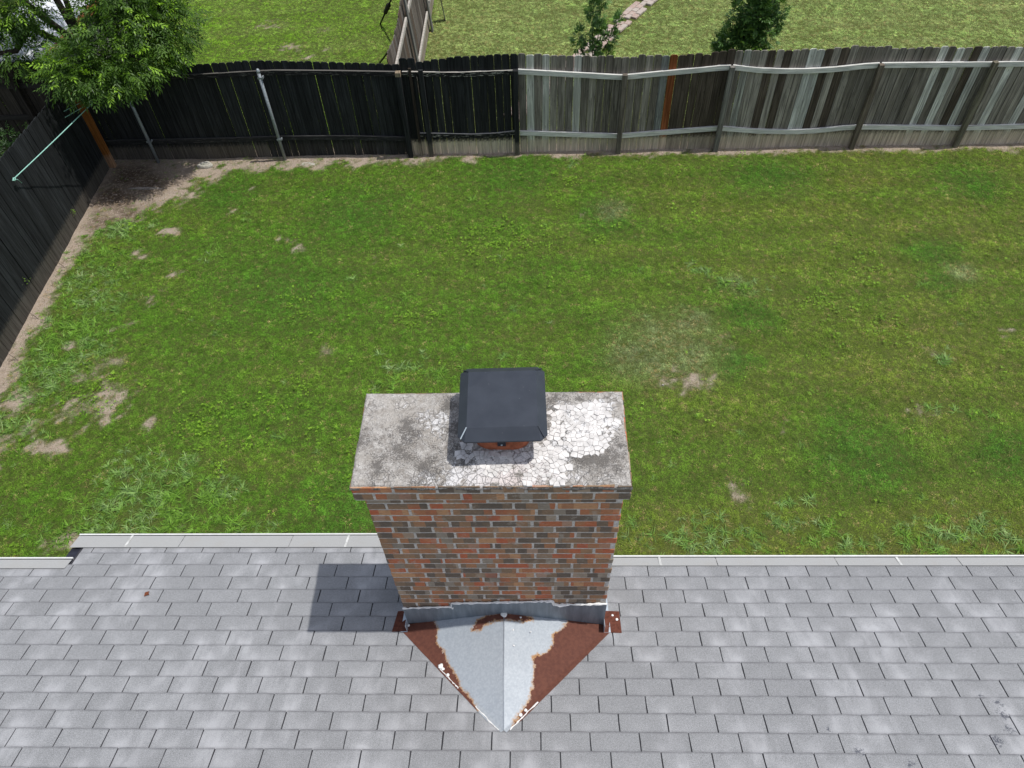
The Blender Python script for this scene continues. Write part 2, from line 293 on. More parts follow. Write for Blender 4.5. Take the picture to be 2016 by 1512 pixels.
LUSH = [(1.25,10.55,.4),(6.7,9.5,.45),(6.5,8.8,.35),(6.16,5.45,.5),(3.37,8.13,.4),(-5.8,11.4,.5),(-3.26,10.85,.7),(-.3,12,.6),(3,7.2,.3),(4.5,11.8,.7),(-4.2,8.9,.8),(-2.2,4.6,.8),(8,11.5,.6),(4.4,5.5,.7)]
YEL = [(-.83,10.21,.35),(-.46,9.92,.4),(.24,9.91,.35),(.65,11.51,.3),(-1.07,9.67,.3),(.2,11.3,.25),(5.29,9.4,.28),(5.27,9.03,.22),(4.86,8.44,.3),(4.36,8.34,.25),(-3.4,8.47,.2),(-3.81,8.42,.2),(-4.73,6.13,.3),(-3.64,6.48,.4),(5.17,7.88,.35),(2.52,10.69,.35),(1.13,10.16,.2),(-6.7,6.8,.3),(-7.2,10.2,.3),(-2.6,5.4,.4),(-4.2,5.6,.4),(4.6,7.8,.3),(-1.9,8.1,.25)]
CRAB = [(-7.54,10.4,.3,1),(-7.6,9.81,.35,1),(-7.6,9.29,.4,1),(-7.45,8.54,.42,1),(-7.35,8.0,.45,1),(-7.3,7.4,.5,1),(-7.35,6.85,.4,1),(-6.95,7.6,.4,1),(-7.0,9.3,.4,.8),(-7.5,5.97,.25,1),(-7.24,10.0,.3,.7),(-6.97,10.64,.22,.6),(-6.8,8.5,.3,.6),
 (-5.39,5.25,.4,1),(-4.9,5.0,.45,1),(-5.16,4.7,.5,1),(-5.65,4.55,.4,1),(-4.44,4.6,.45,1),(-4.26,4.96,.35,.8),(-3.94,4.45,.3,.8),(-5.92,4.4,.35,1),(-5.3,4.3,.4,1),(-4.57,4.3,.4,1),(-4.8,5.5,.3,.6),(-3.4,4.4,.3,.5),(-6.5,4.6,.4,.35),(-7.0,5.0,.5,.25),
 (-5.31,10.75,.12,.8),(-5.6,9.77,.2,.7),(-5.36,9.9,.2,.7),(.58,12.3,.17,1),(.9,12.3,.12,.7),(1.9,9.09,.16,.9),(3.1,8.83,.22,1),(3.4,8.7,.2,1),(3.88,9.06,.16,.8),(2.66,9.2,.2,.7),(2.2,8.95,.12,.5),(-2.01,7.15,.2,1),(-1.54,6.94,.2,1),(-2.19,6.75,.25,.8),(-.57,7.33,.15,.6),
 (3.17,4.85,.14,1),(3.03,4.42,.2,.7),(3.37,4.81,.14,.9),(1.69,4.21,.25,.9),(2.14,4.28,.3,.8),(2.6,4.2,.3,.5),(3.67,4.2,.35,.8),(4.37,4.3,.3,.7),(4.89,4.28,.3,.8),(5.65,4.21,.35,.9),(1.15,4.42,.2,1),(5.88,6.3,.1,1),(6.12,6.21,.12,1),(5.5,6.3,.1,.6),(5.98,7.14,.12,1),(6.05,7.0,.09,.8),(6.12,8.65,.1,.8),(-1.64,11.57,.08,1),(-2.28,11.28,.07,1),(-1.85,11.74,.06,.9),(-1.0,11.2,.12,.8),(-6.98,5.88,.14,1),(-.43,8.3,.15,.5),(-3.54,6.03,.2,.5),(-2.9,9.0,.12,.6),(-2.1,8.6,.1,.6),(-5.0,8.0,.2,.3),(.4,4.5,.3,.4)]
def blobs(L_, x, y, s, warp=.35):
    wx = x+(fbm(x*3.1, y*3.1, s)-.5)*warp+(fbm(x*9, y*9, s+5)-.5)*warp*.7; wy = y+(fbm(x*3.1+9, y*3.1, s+3)-.5)*warp+(fbm(x*9+4, y*9, s+8)-.5)*warp*.6; o = np.zeros_like(x)
    for b in L_:
        a = b[3] if len(b) > 3 else 1.
        o = np.maximum(o, a*np.exp(-(((wx-b[0])**2+((wy-b[1])*1.15)**2)/b[2]**2*.8)**1.25))
    return o
def dirt_f(x, y):
    d = blobs(DIRT, x, y, 1)
    e = np.clip(1.15-(x-FX0(y))/(.16+.38*fbm(y*1.1, y*0+2, 5)), 0, 1)*(y < 12.7)*(x > FX0(y)-.3); d = np.maximum(d, e*1.25)
    e = 1.25*np.clip(1.2-(12.72-y)/(.12+.30*fbm(x*1.3, x*0, 8)+.10*(x < -2)), 0, 1)*(y < 12.8)*(y > 12); d = np.maximum(d, e)
    d = np.maximum(d, .9*((y > 12.7) & (y < 13.0)))
    return np.clip(d*(.35+1.25*fbm(x*6, y*6, 21))+(fbm(x*13, y*13, 25)-.5)*1.5*(d > .1)-.10, 0, 1)*.95
def litter_f(x, y): return blobs([(-7.9,12.1,.5),(-7.4,11.9,.4),(-7.9,11.4,.45),(-7.5,11.0,.3),(-7.9,10.7,.25)], x, y, 4, .5)
def dry_f(x, y):
    own = y < 12.7
    d = np.where(own, .12+.42*np.clip((x+1)/6, 0, 1), np.where(x > -2.5, .6, .12))
    d = d+(fbm(x*.8, y*1.3, 31)-.5)*.65+(fbm(x*3.5, y*3.5, 35)-.5)*.3+(fbm(x*.25, y*2.6, 37)-.5)*.35
    d = d+.45*np.clip(1-(y-4)/1.2, 0, 1)*(x > .5)*own
    return np.clip(d-.55*blobs(LUSH, x, y, 6)*own, 0, 1)

xs = np.concatenate([[-300,-120,-60,-30,-22,-18], np.arange(-15.5, 13.6, .085), [16,20,30,60,120,300]])
ys = np.concatenate([[-300,-100,-40,-15,-5,0,2], np.arange(3, 21.6, .085), [23,26,32,45,80,150,300]])
GX, GY = np.meshgrid(xs, ys); GZ = (fbm(GX*1.2, GY*1.2, 40)-.5)*.05+(fbm(GX*6, GY*6, 44)-.5)*.02
V = np.stack([GX, GY, GZ], -1).reshape(-1, 3); nx = len(xs); ny = len(ys)
ii = (np.arange(ny-1)[:, None]*nx+np.arange(nx-1)[None]).ravel()
me = np_mesh('ground', V, np.stack([ii, ii+1, ii+nx+1, ii+nx], 1)); me.shade_smooth()
fattr(me, 'dirt', dirt_f(V[:, 0], V[:, 1])); fattr(me, 'litter', litter_f(V[:, 0], V[:, 1])); fattr(me, 'dry', dry_f(V[:, 0], V[:, 1]))
tag(link('ground', me, GROUND), kind='structure')
def gz(x, y): return (fbm(x*1.2, y*1.2, 40)-.5)*.05+(fbm(x*6, y*6, 44)-.5)*.02

# ---- scattered vegetation: tuft meshes instanced on points
def tuft(name, n, ln, wd, spread, rad, mat, seg=2, curl=.6):
    V = []; F = []; R = []
    for i in range(n):
        a = random.uniform(0, 6.283); p0 = Vector((math.cos(a), math.sin(a), 0))*random.uniform(0, rad); a2 = a+random.uniform(-1, 1)
        d = Vector((math.cos(a2), math.sin(a2), 0)); sd_ = Vector((-d.y, d.x, 0)); L0 = ln*random.uniform(.55, 1.2); w = wd*random.uniform(.7, 1.2)
        lean = random.uniform(*spread); b = len(V); rr = random.random()
        for k in range(seg+1):
            t = k/seg; ang = lean+curl*t*t; p = p0+d*(L0*t*math.sin(ang))+Vector((0, 0, L0*t*math.cos(ang)))
            ww = w*(1-t*.85) if k < seg else 0
            if k < seg: V += [p-sd_*ww/2, p+sd_*ww/2]; R += [rr, rr]
            else: V.append(p); R.append(rr)
        for k in range(seg-1): F.append((b+2*k, b+2*k+1, b+2*k+3, b+2*k+2))
        F.append((b+2*seg-2, b+2*seg-1, b+2*seg))
    me = bpy.data.meshes.new(name); me.from_pydata([tuple(v) for v in V], [], F); fattr(me, 'rb', R); me.materials.append(mat)
    return bpy.data.objects.new(name, me)
def rosette(name, n, ln, mat, rad=.05):
    V = []; F = []; R = []
    for i in range(n):
        a = random.uniform(0, 6.283); c = Vector((random.gauss(0, rad), random.gauss(0, rad), random.uniform(.01, .045)))
        rr = random.random()
        for q in range(3):
            an = a+q*2.09+random.uniform(-.2, .2); d = Vector((math.cos(an), math.sin(an), random.uniform(-.2, .25))); sdv = Vector((-math.sin(an), math.cos(an), 0)); b = len(V)
            V += [c, c+d*ln*.55-sdv*ln*.36, c+d*ln, c+d*ln*.55+sdv*ln*.36]; R += [rr]*4; F.append((b, b+1, b+2, b+3))
    me = bpy.data.meshes.new(name); me.from_pydata([tuple(v) for v in V], [], F); fattr(me, 'rb', R); me.materials.append(mat)
    return bpy.data.objects.new(name, me)
def scatter(name, P, protos, scale, tint, label, cat):
    n = len(P); me = bpy.data.meshes.new(name); me.vertices.add(n); me.vertices.foreach_set('co', P.astype(np.float32).ravel())
    rot = np.stack([RNG.normal(0, .12, n), RNG.normal(0, .12, n), RNG.uniform(0, 6.283, n)], 1)
    cattr(me, 'rot', rot); fattr(me, 'scl', scale); cattr(me, 'tint', tint)
    a = me.attributes.new('idx', 'INT', 'POINT'); a.data.foreach_set('value', RNG.integers(0, len(protos), n).astype(np.int32))
    o = link(name, me); pc = bpy.data.collections.new(name+'_tufts')
    for p in protos: pc.objects.link(p)
    g = bpy.data.node_groups.new(name, 'GeometryNodeTree'); g.interface.new_socket('Geometry', in_out='INPUT', socket_type='NodeSocketGeometry'); g.interface.new_socket('Geometry', in_out='OUTPUT', socket_type='NodeSocketGeometry')
    N = g.nodes; gi = N.new('NodeGroupInput'); go = N.new('NodeGroupOutput'); mp = N.new('GeometryNodeMeshToPoints'); ip = N.new('GeometryNodeInstanceOnPoints')
    ci = N.new('GeometryNodeCollectionInfo'); ci.inputs['Collection'].default_value = pc; ci.inputs['Separate Children'].default_value = True; ci.inputs['Reset Children'].default_value = True
    def na(nm, t):
        q = N.new('GeometryNodeInputNamedAttribute'); q.data_type = t; q.inputs[0].default_value = nm; return q.outputs['Attribute']
    L = g.links.new; L(gi.outputs[0], mp.inputs[0]); L(mp.outputs[0], ip.inputs['Points']); L(ci.outputs[0], ip.inputs['Instance']); ip.inputs['Pick Instance'].default_value = True
    L(na('idx', 'INT'), ip.inputs['Instance Index']); L(na('rot', 'FLOAT_VECTOR'), ip.inputs['Rotation']); L(na('scl', 'FLOAT'), ip.inputs['Scale']); L(ip.outputs[0], go.inputs[0])
    o.modifiers.new('scatter', 'NODES').node_group = g; return tag(o, label, cat, kind='stuff')
def samp(x0, x1, y0, y1, dens):
    n = int((x1-x0)*(y1-y0)*dens); x = RNG.uniform(x0, x1, n); y = RNG.uniform(y0, y1, n); return x, y
def inside_yard(x, y): return (x > FX0(y)+.02) & (y < 12.72)
def chim(x, y): return (x > -1.05) & (x < .6) & (y < 2.7)
def lerp(a, b, t): return a+(np.asarray(b)-a)*t[:, None]
def path_d(x, y):                                                        # distance to the paver path
    t = (y-14)/(21-14); cx = -.42+t*(3.95+.42)
    return np.abs(x-cx)*.8
def lawn(name, x, y, n_label, own):
    d = dirt_f(x, y); cl = np.clip((fbm(x*27, y*27, 91, 2)-.5)*1.7+.5, 0, 1); keep = RNG.random(len(x)) > np.clip(d*1.12-.06, 0, .965)
    keep &= RNG.random(len(x)) < .35+.8*cl
    if own: keep &= RNG.random(len(x)) > .6*np.clip(blobs(CRAB, x, y, 13, .45), 0, 1)
    if own: keep &= inside_yard(x, y)
    else: keep &= (y > 12.75) & (path_d(x, y) > .2+.05*fbm(x*6, y*6, 3))
    x = x[keep]; y = y[keep]; n = len(x); dry = dry_f(x, y); lu = blobs(LUSH, x, y, 6)*own; pa = blobs(PALE, x, y, 9)*own; di = d[keep]
    g = np.tile(np.array([.132, .300, .028]), (n, 1)) if own else np.where((x < -2.5)[:, None], np.array([[.25, .48, .035]]), np.array([[.37, .60, .16]]))
    g = lerp(g, np.array([.235, .305, .045]) if own else np.array([.44, .53, .22]), np.clip(dry*1.05, 0, 1))
    g = lerp(g, [.07, .23, .032], lu*.4); g = lerp(g, [.28, .36, .17], pa*.95)
    dead = RNG.random(n) < (.03+.10*dry+.3*np.clip(di*1.4, 0, 1)+.10*pa+(.05 if not own else 0)*(x > -2.5))
    g[dead] = np.array([.44, .36, .17])*RNG.uniform(.7, 1.15, (dead.sum(), 1))
    g = g*((.90+.20*fbm(x*5, y*5, 51))*(.62+.76*cl[keep])*(1+(.05+.06*(x > 0))*np.sin(y*8.5+2*fbm(x*.4, y*.4, 71)*6)))[:, None]*RNG.uniform(.6, 1.4, (n, 1)); P = np.stack([x, y, gz(x, y)-.004], 1)
    sc = RNG.uniform(.6, 1.15, n)*(.75+.5*fbm(x*2.5, y*2.5, 61))*(1-.35*np.clip(di, 0, 1))
    return scatter(name, P, GRASS, sc, g, n_label, 'grass')
GRASS = [tuft('grass_tuft', 15, .037, .0048, (.25, 1.15), .035, BLADE) for _ in range(5)]
x, y = samp(-8.6, 10.2, 2.7, 12.72, 1850); m_ = (y > 3.4) | (x < -3.6) | (x > 4.2); x = x[m_]; y = y[m_]
lawn('lawn_grass', x, y, 'patchy mown green grass covering the fenced back yard', True)
GRASS2 = GRASS; x, y = samp(-14, -2.5, 12.8, 21.2, 1100); x2, y2 = samp(-2.5, 12.8, 12.8, 21.2, 1200)
lawn('neighbour_grass', np.concatenate([x, x2]), np.concatenate([y, y2]), 'bright sunlit grass of the neighbouring yards beyond the fence', False)
# crabgrass
CT = [tuft('crab_tuft', 16, .125, .011, (.7, 1.35), .03, CRABM, 3, .5) for _ in range(5)]
x, y = samp(-8.4, 10, 3.0, 12.6, 150); w_ = np.clip(blobs(CRAB, x, y, 13, .45)*1.25, 0, 1); k = (RNG.random(len(x)) < w_**1.5+.005)&inside_yard(x, y); x = x[k]; y = y[k]; n = len(x)
t = np.tile(np.array([.165, .33, .065]), (n, 1)); t = lerp(t, [.30, .44, .19], RNG.random(n)**2.2); t = lerp(t, [.165, .35, .035], (fbm(x*1.5, y*1.5, 77) > .55)*.8)
scatter('crabgrass', np.stack([x, y, gz(x, y)], 1), CT, RNG.uniform(.45, 1.1, n)*(.75+.25*w_[k]), t*RNG.uniform(.75, 1.2, (n, 1)), 'coarse pale crabgrass clumps spreading along the side fence and house', 'grass')
# clover like weeds
CL = [rosette('clover_tuft', 4, .019, CLOV, .045) for _ in range(4)]
x, y = samp(-8.3, 10, 3.4, 12.6, 260); w_ = blobs(YEL, x, y, 15, .9); k = (RNG.random(len(x)) < w_*.5*(fbm(x*6, y*6, 12) > .47)+.008)&inside_yard(x, y); x = x[k]; y = y[k]; n = len(x)
scatter('clover_weeds', np.stack([x, y, gz(x, y)+.012], 1), CL, RNG.uniform(.7, 1.3, n), np.tile(np.array([.21, .41, .035]), (n, 1))*RNG.uniform(.6, 1.15, (n, 1)), 'yellow green broadleaf weeds in loose patches on the lawn', 'weeds')
# straw and debris on the bare soil
ST = [tuft('straw_bits', 6, .06, .004, (1.2, 1.55), .05, CRABM, 2, .05) for _ in range(3)]
x, y = samp(-8.6, 9.5, 4, 12.7, 150); k = (RNG.random(len(x)) < dirt_f(x, y)*.8) & inside_yard(x, y); x = x[k]; y = y[k]; n = len(x)
scatter('straw', np.stack([x, y, gz(x, y)+.006], 1), ST, RNG.uniform(.5, 1.2, n), np.tile(np.array([.42, .34, .22]), (n, 1))*RNG.uniform(.3, 1.2, (n, 1)), 'dry straw bits and dead leaves littering the bare soil', 'straw')

# ================================================================== HOUSE
E0 = Vector((-3.3452, 2.4417, 2.902)); PHI = .3098; CP, SP = math.cos(PHI), math.sin(PHI); NR = Vector((0, SP, CP)); TU = .3048; RV = .127
def RP(x, v, h=0): return Vector((x, E0.y-v*RV*CP, E0.z+v*RV*SP))+NR*h
def roofz(y): return E0.z+(E0.y-y)*math.tan(PHI)
house = tag(empty('house', (0, 1, 0)), 'single storey house with grey shingle roof and brick chimney below the camera', 'house')
def H(o): o.parent = house; o.matrix_parent_inverse = Matrix.Translation((0, -1, 0)); return o
XL, XR, XB0, XB1 = -11., 11., -3.76, -.95                 # roof extent, bump-out extent
VT = 30
roofo = H(empty('roof')); 
mb = MB(); mb.prism([RP(XL, -1.1, -.02), RP(XR, -1.1, -.02), RP(XR, VT, -.02), RP(XL, VT, -.02)][::-1], NR*.017)
mb.prism([RP(XB0, -2.75, -.02), RP(XB1, -2.75, -.02), RP(XB1, -1.1, -.02), RP(XB0, -1.1, -.02)][::-1], NR*.017)
top = RP(0, VT); mb.prism([(XL, top.y, top.z), (XR, top.y, top.z), (XR, top.y-4, top.z-1.28), (XL, top.y-4, top.z-1.28)][::-1], (0, 0, -.02))
deck = mb.build('roof_deck', UNDER, roofo)
# shingles: one mesh per variant, butt edge towards the eave (away from the camera)
def shingle_mesh(w0=.0, w1=1., seed=0):
    rnd = random.Random(seed); V = []; F = []; A = []; TUa = []
    nxs = 6; xs_ = [(w0+(w1-w0)*i/nxs)*TU for i in range(nxs+1)]; xs_[0] += .0035+rnd.uniform(0, .001); xs_[-1] -= .0035+rnd.uniform(0, .001)
    rows_ = [(0, .0030), (.03, .0050), (.5, .0036), (1., .0022), (1.07, .0012), (1.75, -.0022)]       # (row position, top height)
    for (p, h) in rows_:
        for i, x_ in enumerate(xs_):
            jx = rnd.uniform(-.0012, .0012) if i in (0, nxs) else 0
            jv = rnd.uniform(-.002, .002) if p < .05 else 0
            hh = h+rnd.uniform(-.0004, .0004)
            if p == 0 or p == .03: hh += .0012*math.sin(i*1.3+seed)
            q = Vector((x_+jx, -(p*RV+jv)*CP, (p*RV+jv)*SP))+NR*(hh+.002); V.append(q); A.append(p); TUa.append(w0+(w1-w0)*i/nxs)
    n = nxs+1
    for r_ in range(len(rows_)-1):
        for i in range(nxs): F.append((r_*n+i, r_*n+i+1, (r_+1)*n+i+1, (r_+1)*n+i))
    F = [q[::-1] for q in F]
    # butt face and sides
    b = len(V); 
    for i in range(n): V.append(V[i]-NR*.0045); A.append(0); TUa.append(TUa[i])
    for i in range(nxs): F.append((i, i+1, b+i+1, b+i))
    for c_ in (0, nxs):
        idx = [r_*n+c_ for r_ in range(len(rows_))]; lo = []
        for q in idx: lo.append(len(V)); V.append(V[q]-NR*.0045); A.append(A[q]); TUa.append(TUa[q])
        for k in range(len(idx)-1): F.append((idx[k], idx[k+1], lo[k+1], lo[k]) if c_ else (idx[k+1], idx[k], lo[k], lo[k+1]))
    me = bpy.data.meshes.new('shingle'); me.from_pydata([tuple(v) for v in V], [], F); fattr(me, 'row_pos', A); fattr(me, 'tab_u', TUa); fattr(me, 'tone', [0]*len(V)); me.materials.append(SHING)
    return me
SM = [shingle_mesh(seed=s) for s in range(6)]
C0 = Vector((0, 0, 8.1978))
cells = []
for v in range(-2, VT+1):                                   # row v lies between butt line v-1 and v
    off = (.78+.385*v) % 1
    for k in range(-30, 50):
        x0 = E0.x+(k+off)*TU; x1 = x0+TU
        a0, a1 = XL, XR
        if v < 0: a0, a1 = XB0+.02, XB1+.0
        lo = max(x0, a0); hi = min(x1, a1)
        if hi-lo < .03: continue
        w0 = (lo-x0)/TU; w1 = (hi-x0)/TU; yc = E0.y-(v-.5)*RV*CP
        if lo > -.98+.03 and hi < .50 and yc > 2.05: continue
        cells.append(((RP((lo+hi)/2, v-.5)-C0).length, v, x0, w0, w1))
cells.sort(); 
def in_view(v, x0):
    p = RP(x0+.15, v-.5)-C0; d = p.dot(f); return abs(p.dot(r2)/d) < 1008/1437.+.06 and abs(p.dot(u2)/d) < 756/1437.+.04
vis = [c for c in cells if in_view(c[1], c[2])]; print('shingles in view', len(vis))
solo = set((c[1], c[2]) for c in vis[:300])
bulk = []
for (_, v, x0, w0, w1) in cells:
    loc = RP(x0, v-1)
    if (v, x0) in solo:
        me = SM[random.randrange(6)] if (w0, w1) == (0, 1) else shingle_mesh(w0, w1, random.randrange(99))
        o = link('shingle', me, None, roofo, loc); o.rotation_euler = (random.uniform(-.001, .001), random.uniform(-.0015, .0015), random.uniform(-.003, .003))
    else: bulk.append((loc, w0, w1))
VV = []; FF = []; AA = []; TT = []; UU = []; nb_ = 0
cache = {}
for loc, w0, w1 in bulk:
    me = SM[random.randrange(6)] if (w0, w1) == (0, 1) else cache.setdefault((round(w0, 3), round(w1, 3)), shingle_mesh(w0, w1, 3))
    co = np.empty(len(me.vertices)*3, np.float32); me.vertices.foreach_get('co', co); co = co.reshape(-1, 3); a = np.empty(len(co), np.float32); me.attributes['row_pos'].data.foreach_get('value', a)
    fi = np.empty(len(me.loops), np.int32); me.loops.foreach_get('vertex_index', fi)
    ua = np.empty(len(co), np.float32); me.attributes['tab_u'].data.foreach_get('value', ua); UU.append(ua)
    VV.append(co+np.array(loc, np.float32)); AA.append(a); TT.append(np.full(len(co), random.random()-.5)); FF.append(fi.reshape(-1, 4)+nb_); nb_ += len(co)
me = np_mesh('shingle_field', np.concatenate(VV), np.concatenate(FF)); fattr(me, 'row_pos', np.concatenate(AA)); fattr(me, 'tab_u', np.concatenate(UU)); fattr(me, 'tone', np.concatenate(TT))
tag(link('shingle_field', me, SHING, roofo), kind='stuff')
# dark rake strip at the step of the eave
mb = MB(); mb.prism([RP(XB0-.085, -2.55, -.03), RP(XB0+.03, -2.55, -.03), RP(XB0+.03, -1.15, -.03), RP(XB0-.085, -1.15, -.03)][::-1], NR*.02); mb.build('rake_board', DARKTRIM, roofo)
# gutters
def gutter(x0, x1, vo, vi, nm='gutter', endcap=None):
    g = H(empty(nm)); p = RP(0, vo); q = RP(0, vi); L_ = x1-x0
    # trough (K profile)
    yo, zo, yi = p.y, p.z-.004, q.y-.02
    pr = [(yi, zo-.01), (yi, zo-.11), (yo-.03, zo-.11), (yo-.02, zo-.05), (yo, zo-.02), (yo, zo)]
    mb = MB(); n = len(pr); mb.add([(x0, a, b) for a, b in pr]+[(x1, a, b) for a, b in pr], [(i, i+1, n+i+1, n+i) for i in range(n-1)]+[tuple(range(n)), tuple(range(n, 2*n))[::-1]]); mb.build('trough', WHITE, g)
    # front lip
    mb = MB(); mb.box(x0, x1, yo-.006, yo+.006, zo+.002, zo+.013); mb.build('front_lip', WHITE, g)
    # mesh guard panels
    x_ = x0; i = 0
    while x_ < x1-.02:
        w = min(.92+random.uniform(-.02, .02), x1-x_); h0 = .004+random.uniform(0, .003); mb = MB()
        mb.prism([(x_+.003, yo-.014, zo+.006+h0), (x_+w-.002, yo-.014, zo+.006+h0), (x_+w-.002, q.y-.02, q.z+.0225), (x_+.003, q.y-.02, q.z+.0225)], (0, 0, -.003)); mb.build('guard_panel', GUARD, g)
        if i % 2 == 0:
            mb = MB(); xx = x_+w*.5; mb.prism([(xx, yo-.012, zo+.012+h0), (xx+.018, yo-.012, zo+.012+h0), (xx+.018, q.y-.02, q.z+.0245), (xx, q.y-.02, q.z+.0245)], (0, 0, -.002)); mb.build('hanger_strap', STRAPM, g)
        x_ += w; i += 1
    return g
gutter(XL, XB0-.005, -1.55, -.80)
gutter(XB0-.09, XB1-.01, -3.65, -2.60)
gutter(.50, XR, -1.67, -1.00)
# walls, fascia, soffit
def wallbox(x0, x1, y1): 
    mb = MB(); mb.box(x0, x1, -4.5 if False else 1.0, y1, 0, 2.68); return mb
H(wallbox(XL+.3, XB0+.25, 2.1).build('wall', SIDING)); H(wallbox(XB0+.25, XB1, 2.4).build('wall', SIDING)); H(wallbox(XB1, XR-.3, 2.08).build('wall', SIDING))
mb = MB(); mb.box(XL, XB0, 2.525, 2.545, 2.68, 2.84); H(mb.build('fascia', WHITE)); mb = MB(); mb.box(XB0, XB1, 2.735, 2.755, 2.62, 2.79); H(mb.build('fascia', WHITE)); mb = MB(); mb.box(.5, XR, 2.53, 2.55, 2.68, 2.84); H(mb.build('fascia', WHITE))
mb = MB(); mb.box(XL, XB0, 2.1, 2.524, 2.68, 2.7); mb.box(XB0+.001, XB1, 2.4, 2.734, 2.64, 2.66); mb.box(.5, XR, 2.08, 2.529, 2.68, 2.7); H(mb.build('soffit', WHITE))

# ---------------------------------------------------------------- chimney
ch = H(empty('chimney', (-.235, 2.31, 0))); ch['label'] = 'tall brown and red brick chimney with a flaking white crown'
def K(o): o.parent = ch; o.matrix_parent_inverse = Matrix.Translation((.235, -2.31, 0)); return o
bx0, bx1, by0, by1 = -.930, .463, 2.014, 2.590; PZ = .0665; ZT = 4.955
mb = MB(); r_ = .0032; mb.box(bx0+r_, bx1-r_, by0+r_, by1-r_, 0, 4.80); K(mb.build('mortar_core', MORTAR))
mb = MB(); mb.box(bx0-.041, bx1+.026, by0-.0185, by1+.026, 4.815, 4.945); K(mb.build('mortar_core', MORTAR))
def brick_var(L_, seed, hgt=.0560, dep=.095):
    rnd = random.Random(seed); mb = MB(); mb.box(0, L_, 0, dep, 0, hgt); me = bevel_mesh(mb.mesh('brick'), .0035)
    for v in me.vertices: v.co += Vector((rnd.uniform(-.0016, .0016), rnd.uniform(-.002, .002), rnd.uniform(-.0016, .0016)))
    fattr(me, 'tone', [0]*len(me.vertices)); me.materials.append(BRICK); return me
BC = {}
def bmesh_for(L_):
    k = (round(L_, 3), random.randrange(4))
    if k not in BC: BC[k] = brick_var(k[0], len(BC))
    return BC[k]
bricks = []                                                   # (priority, location, rotation z, length)
def run(length, shift, unit=.2325, jt=.0135):
    out = []; p = -((shift*unit) % unit)
    while p < length-.012:
        a = max(p, 0); b = min(p+unit-jt, length)
        if b-a > .03: out.append((a, b-a))
        p += unit
    return out
def course(z, x0, x1, y0, y1, i):
    sh = [0, .5, .08, .55][i % 4]+random.uniform(-.04, .04)
    for a, L_ in run(x1-x0, sh): bricks.append((0, (x0+a, y0+random.uniform(-.0010, .0006), z), 0, L_))
    for a, L_ in run(y1-y0-.19, sh+.4): bricks.append((1, (x1+random.uniform(-.001, .001), y0+.097+a, z), math.pi/2, L_)); bricks.append((1, (x0, y0+.097+a+L_, z), -math.pi/2, L_))
    for a, L_ in run(x1-x0, sh+.3): bricks.append((2, (x1-a, y1, z), math.pi, L_))
course(4.893, bx0-.045, bx1+.030, by0-.022, by1+.03, 0); course(4.822, bx0-.045, bx1+.030, by0-.022, by1+.03, 1)
z = 4.822-PZ-.004; i = 2; 
while z > 0:
    course(z, bx0, bx1, by0, by1, i); z -= PZ; i += 1
bulkb = []; cnt = 0; byv = sorted(bricks, key=lambda b: (b[0], -b[1][2]) if b[1][2] > 3.0 else (5, 0))
for pr_, loc, rz, L_ in byv:
    rz += random.uniform(-.003, .003)
    if loc[2] > 3.0 and cnt < 299 and pr_ < 2:
        o = link('brick', bmesh_for(L_), None); K(o); o.location = loc; o.rotation_euler = (random.uniform(-.01, .01), random.uniform(-.004, .004), rz); cnt += 1
    else: bulkb.append((loc, rz, L_))
VV = []; FF = []; TT = []; n0 = 0
mb = MB()
for loc, rz, L_ in bulkb:
    T = Matrix.Translation(loc) @ Matrix.Rotation(rz, 4, 'Z'); b = MB(); b.box(0, L_, 0, .06, 0, .0565); mb.add([T @ Vector(q) for q in b.v], b.f); TT += [random.random()]*8
me = bpy.data.meshes.new('brick_courses'); me.from_pydata(mb.v, [], mb.f); fattr(me, 'tone', TT); o = link('brick_courses', me, BRICK); K(o); tag(o, kind='stuff')

# crown: irregular mortar wash
cx0, cx1, cy0, cy1 = -.982, .497, 1.988, 2.626
nx_, ny_ = 150, 66; U, Vg = np.meshgrid(np.linspace(0, 1, nx_), np.linspace(0, 1, ny_))
X = cx0+(cx1-cx0)*U; Y = cy0+(cy1-cy0)*Vg
edge = np.minimum(np.minimum(X-cx0, cx1-X), np.minimum(Y-cy0, cy1-Y))
eo = (fbm(X*9, Y*9, 3)-.5)*.030
inset = .001+np.maximum(0, eo)*.9
X = np.clip(X, cx0+inset, cx1-inset); Y = np.clip(Y, cy0+inset*.8, cy1-inset)
rf = np.hypot((X+.185)/.62, (Y-2.36)/.36)
Z = 4.957+.026*np.clip(1-rf, 0, 1)+(fbm(X*5, Y*5, 5)-.5)*.012+(fbm(X*28, Y*28, 9)-.5)*.008+(fbm(X*90, Y*90, 19)-.5)*.003
Z -= .030*np.clip(1-edge/.018, 0, 1)**2*(.5+fbm(X*14, Y*14, 8))
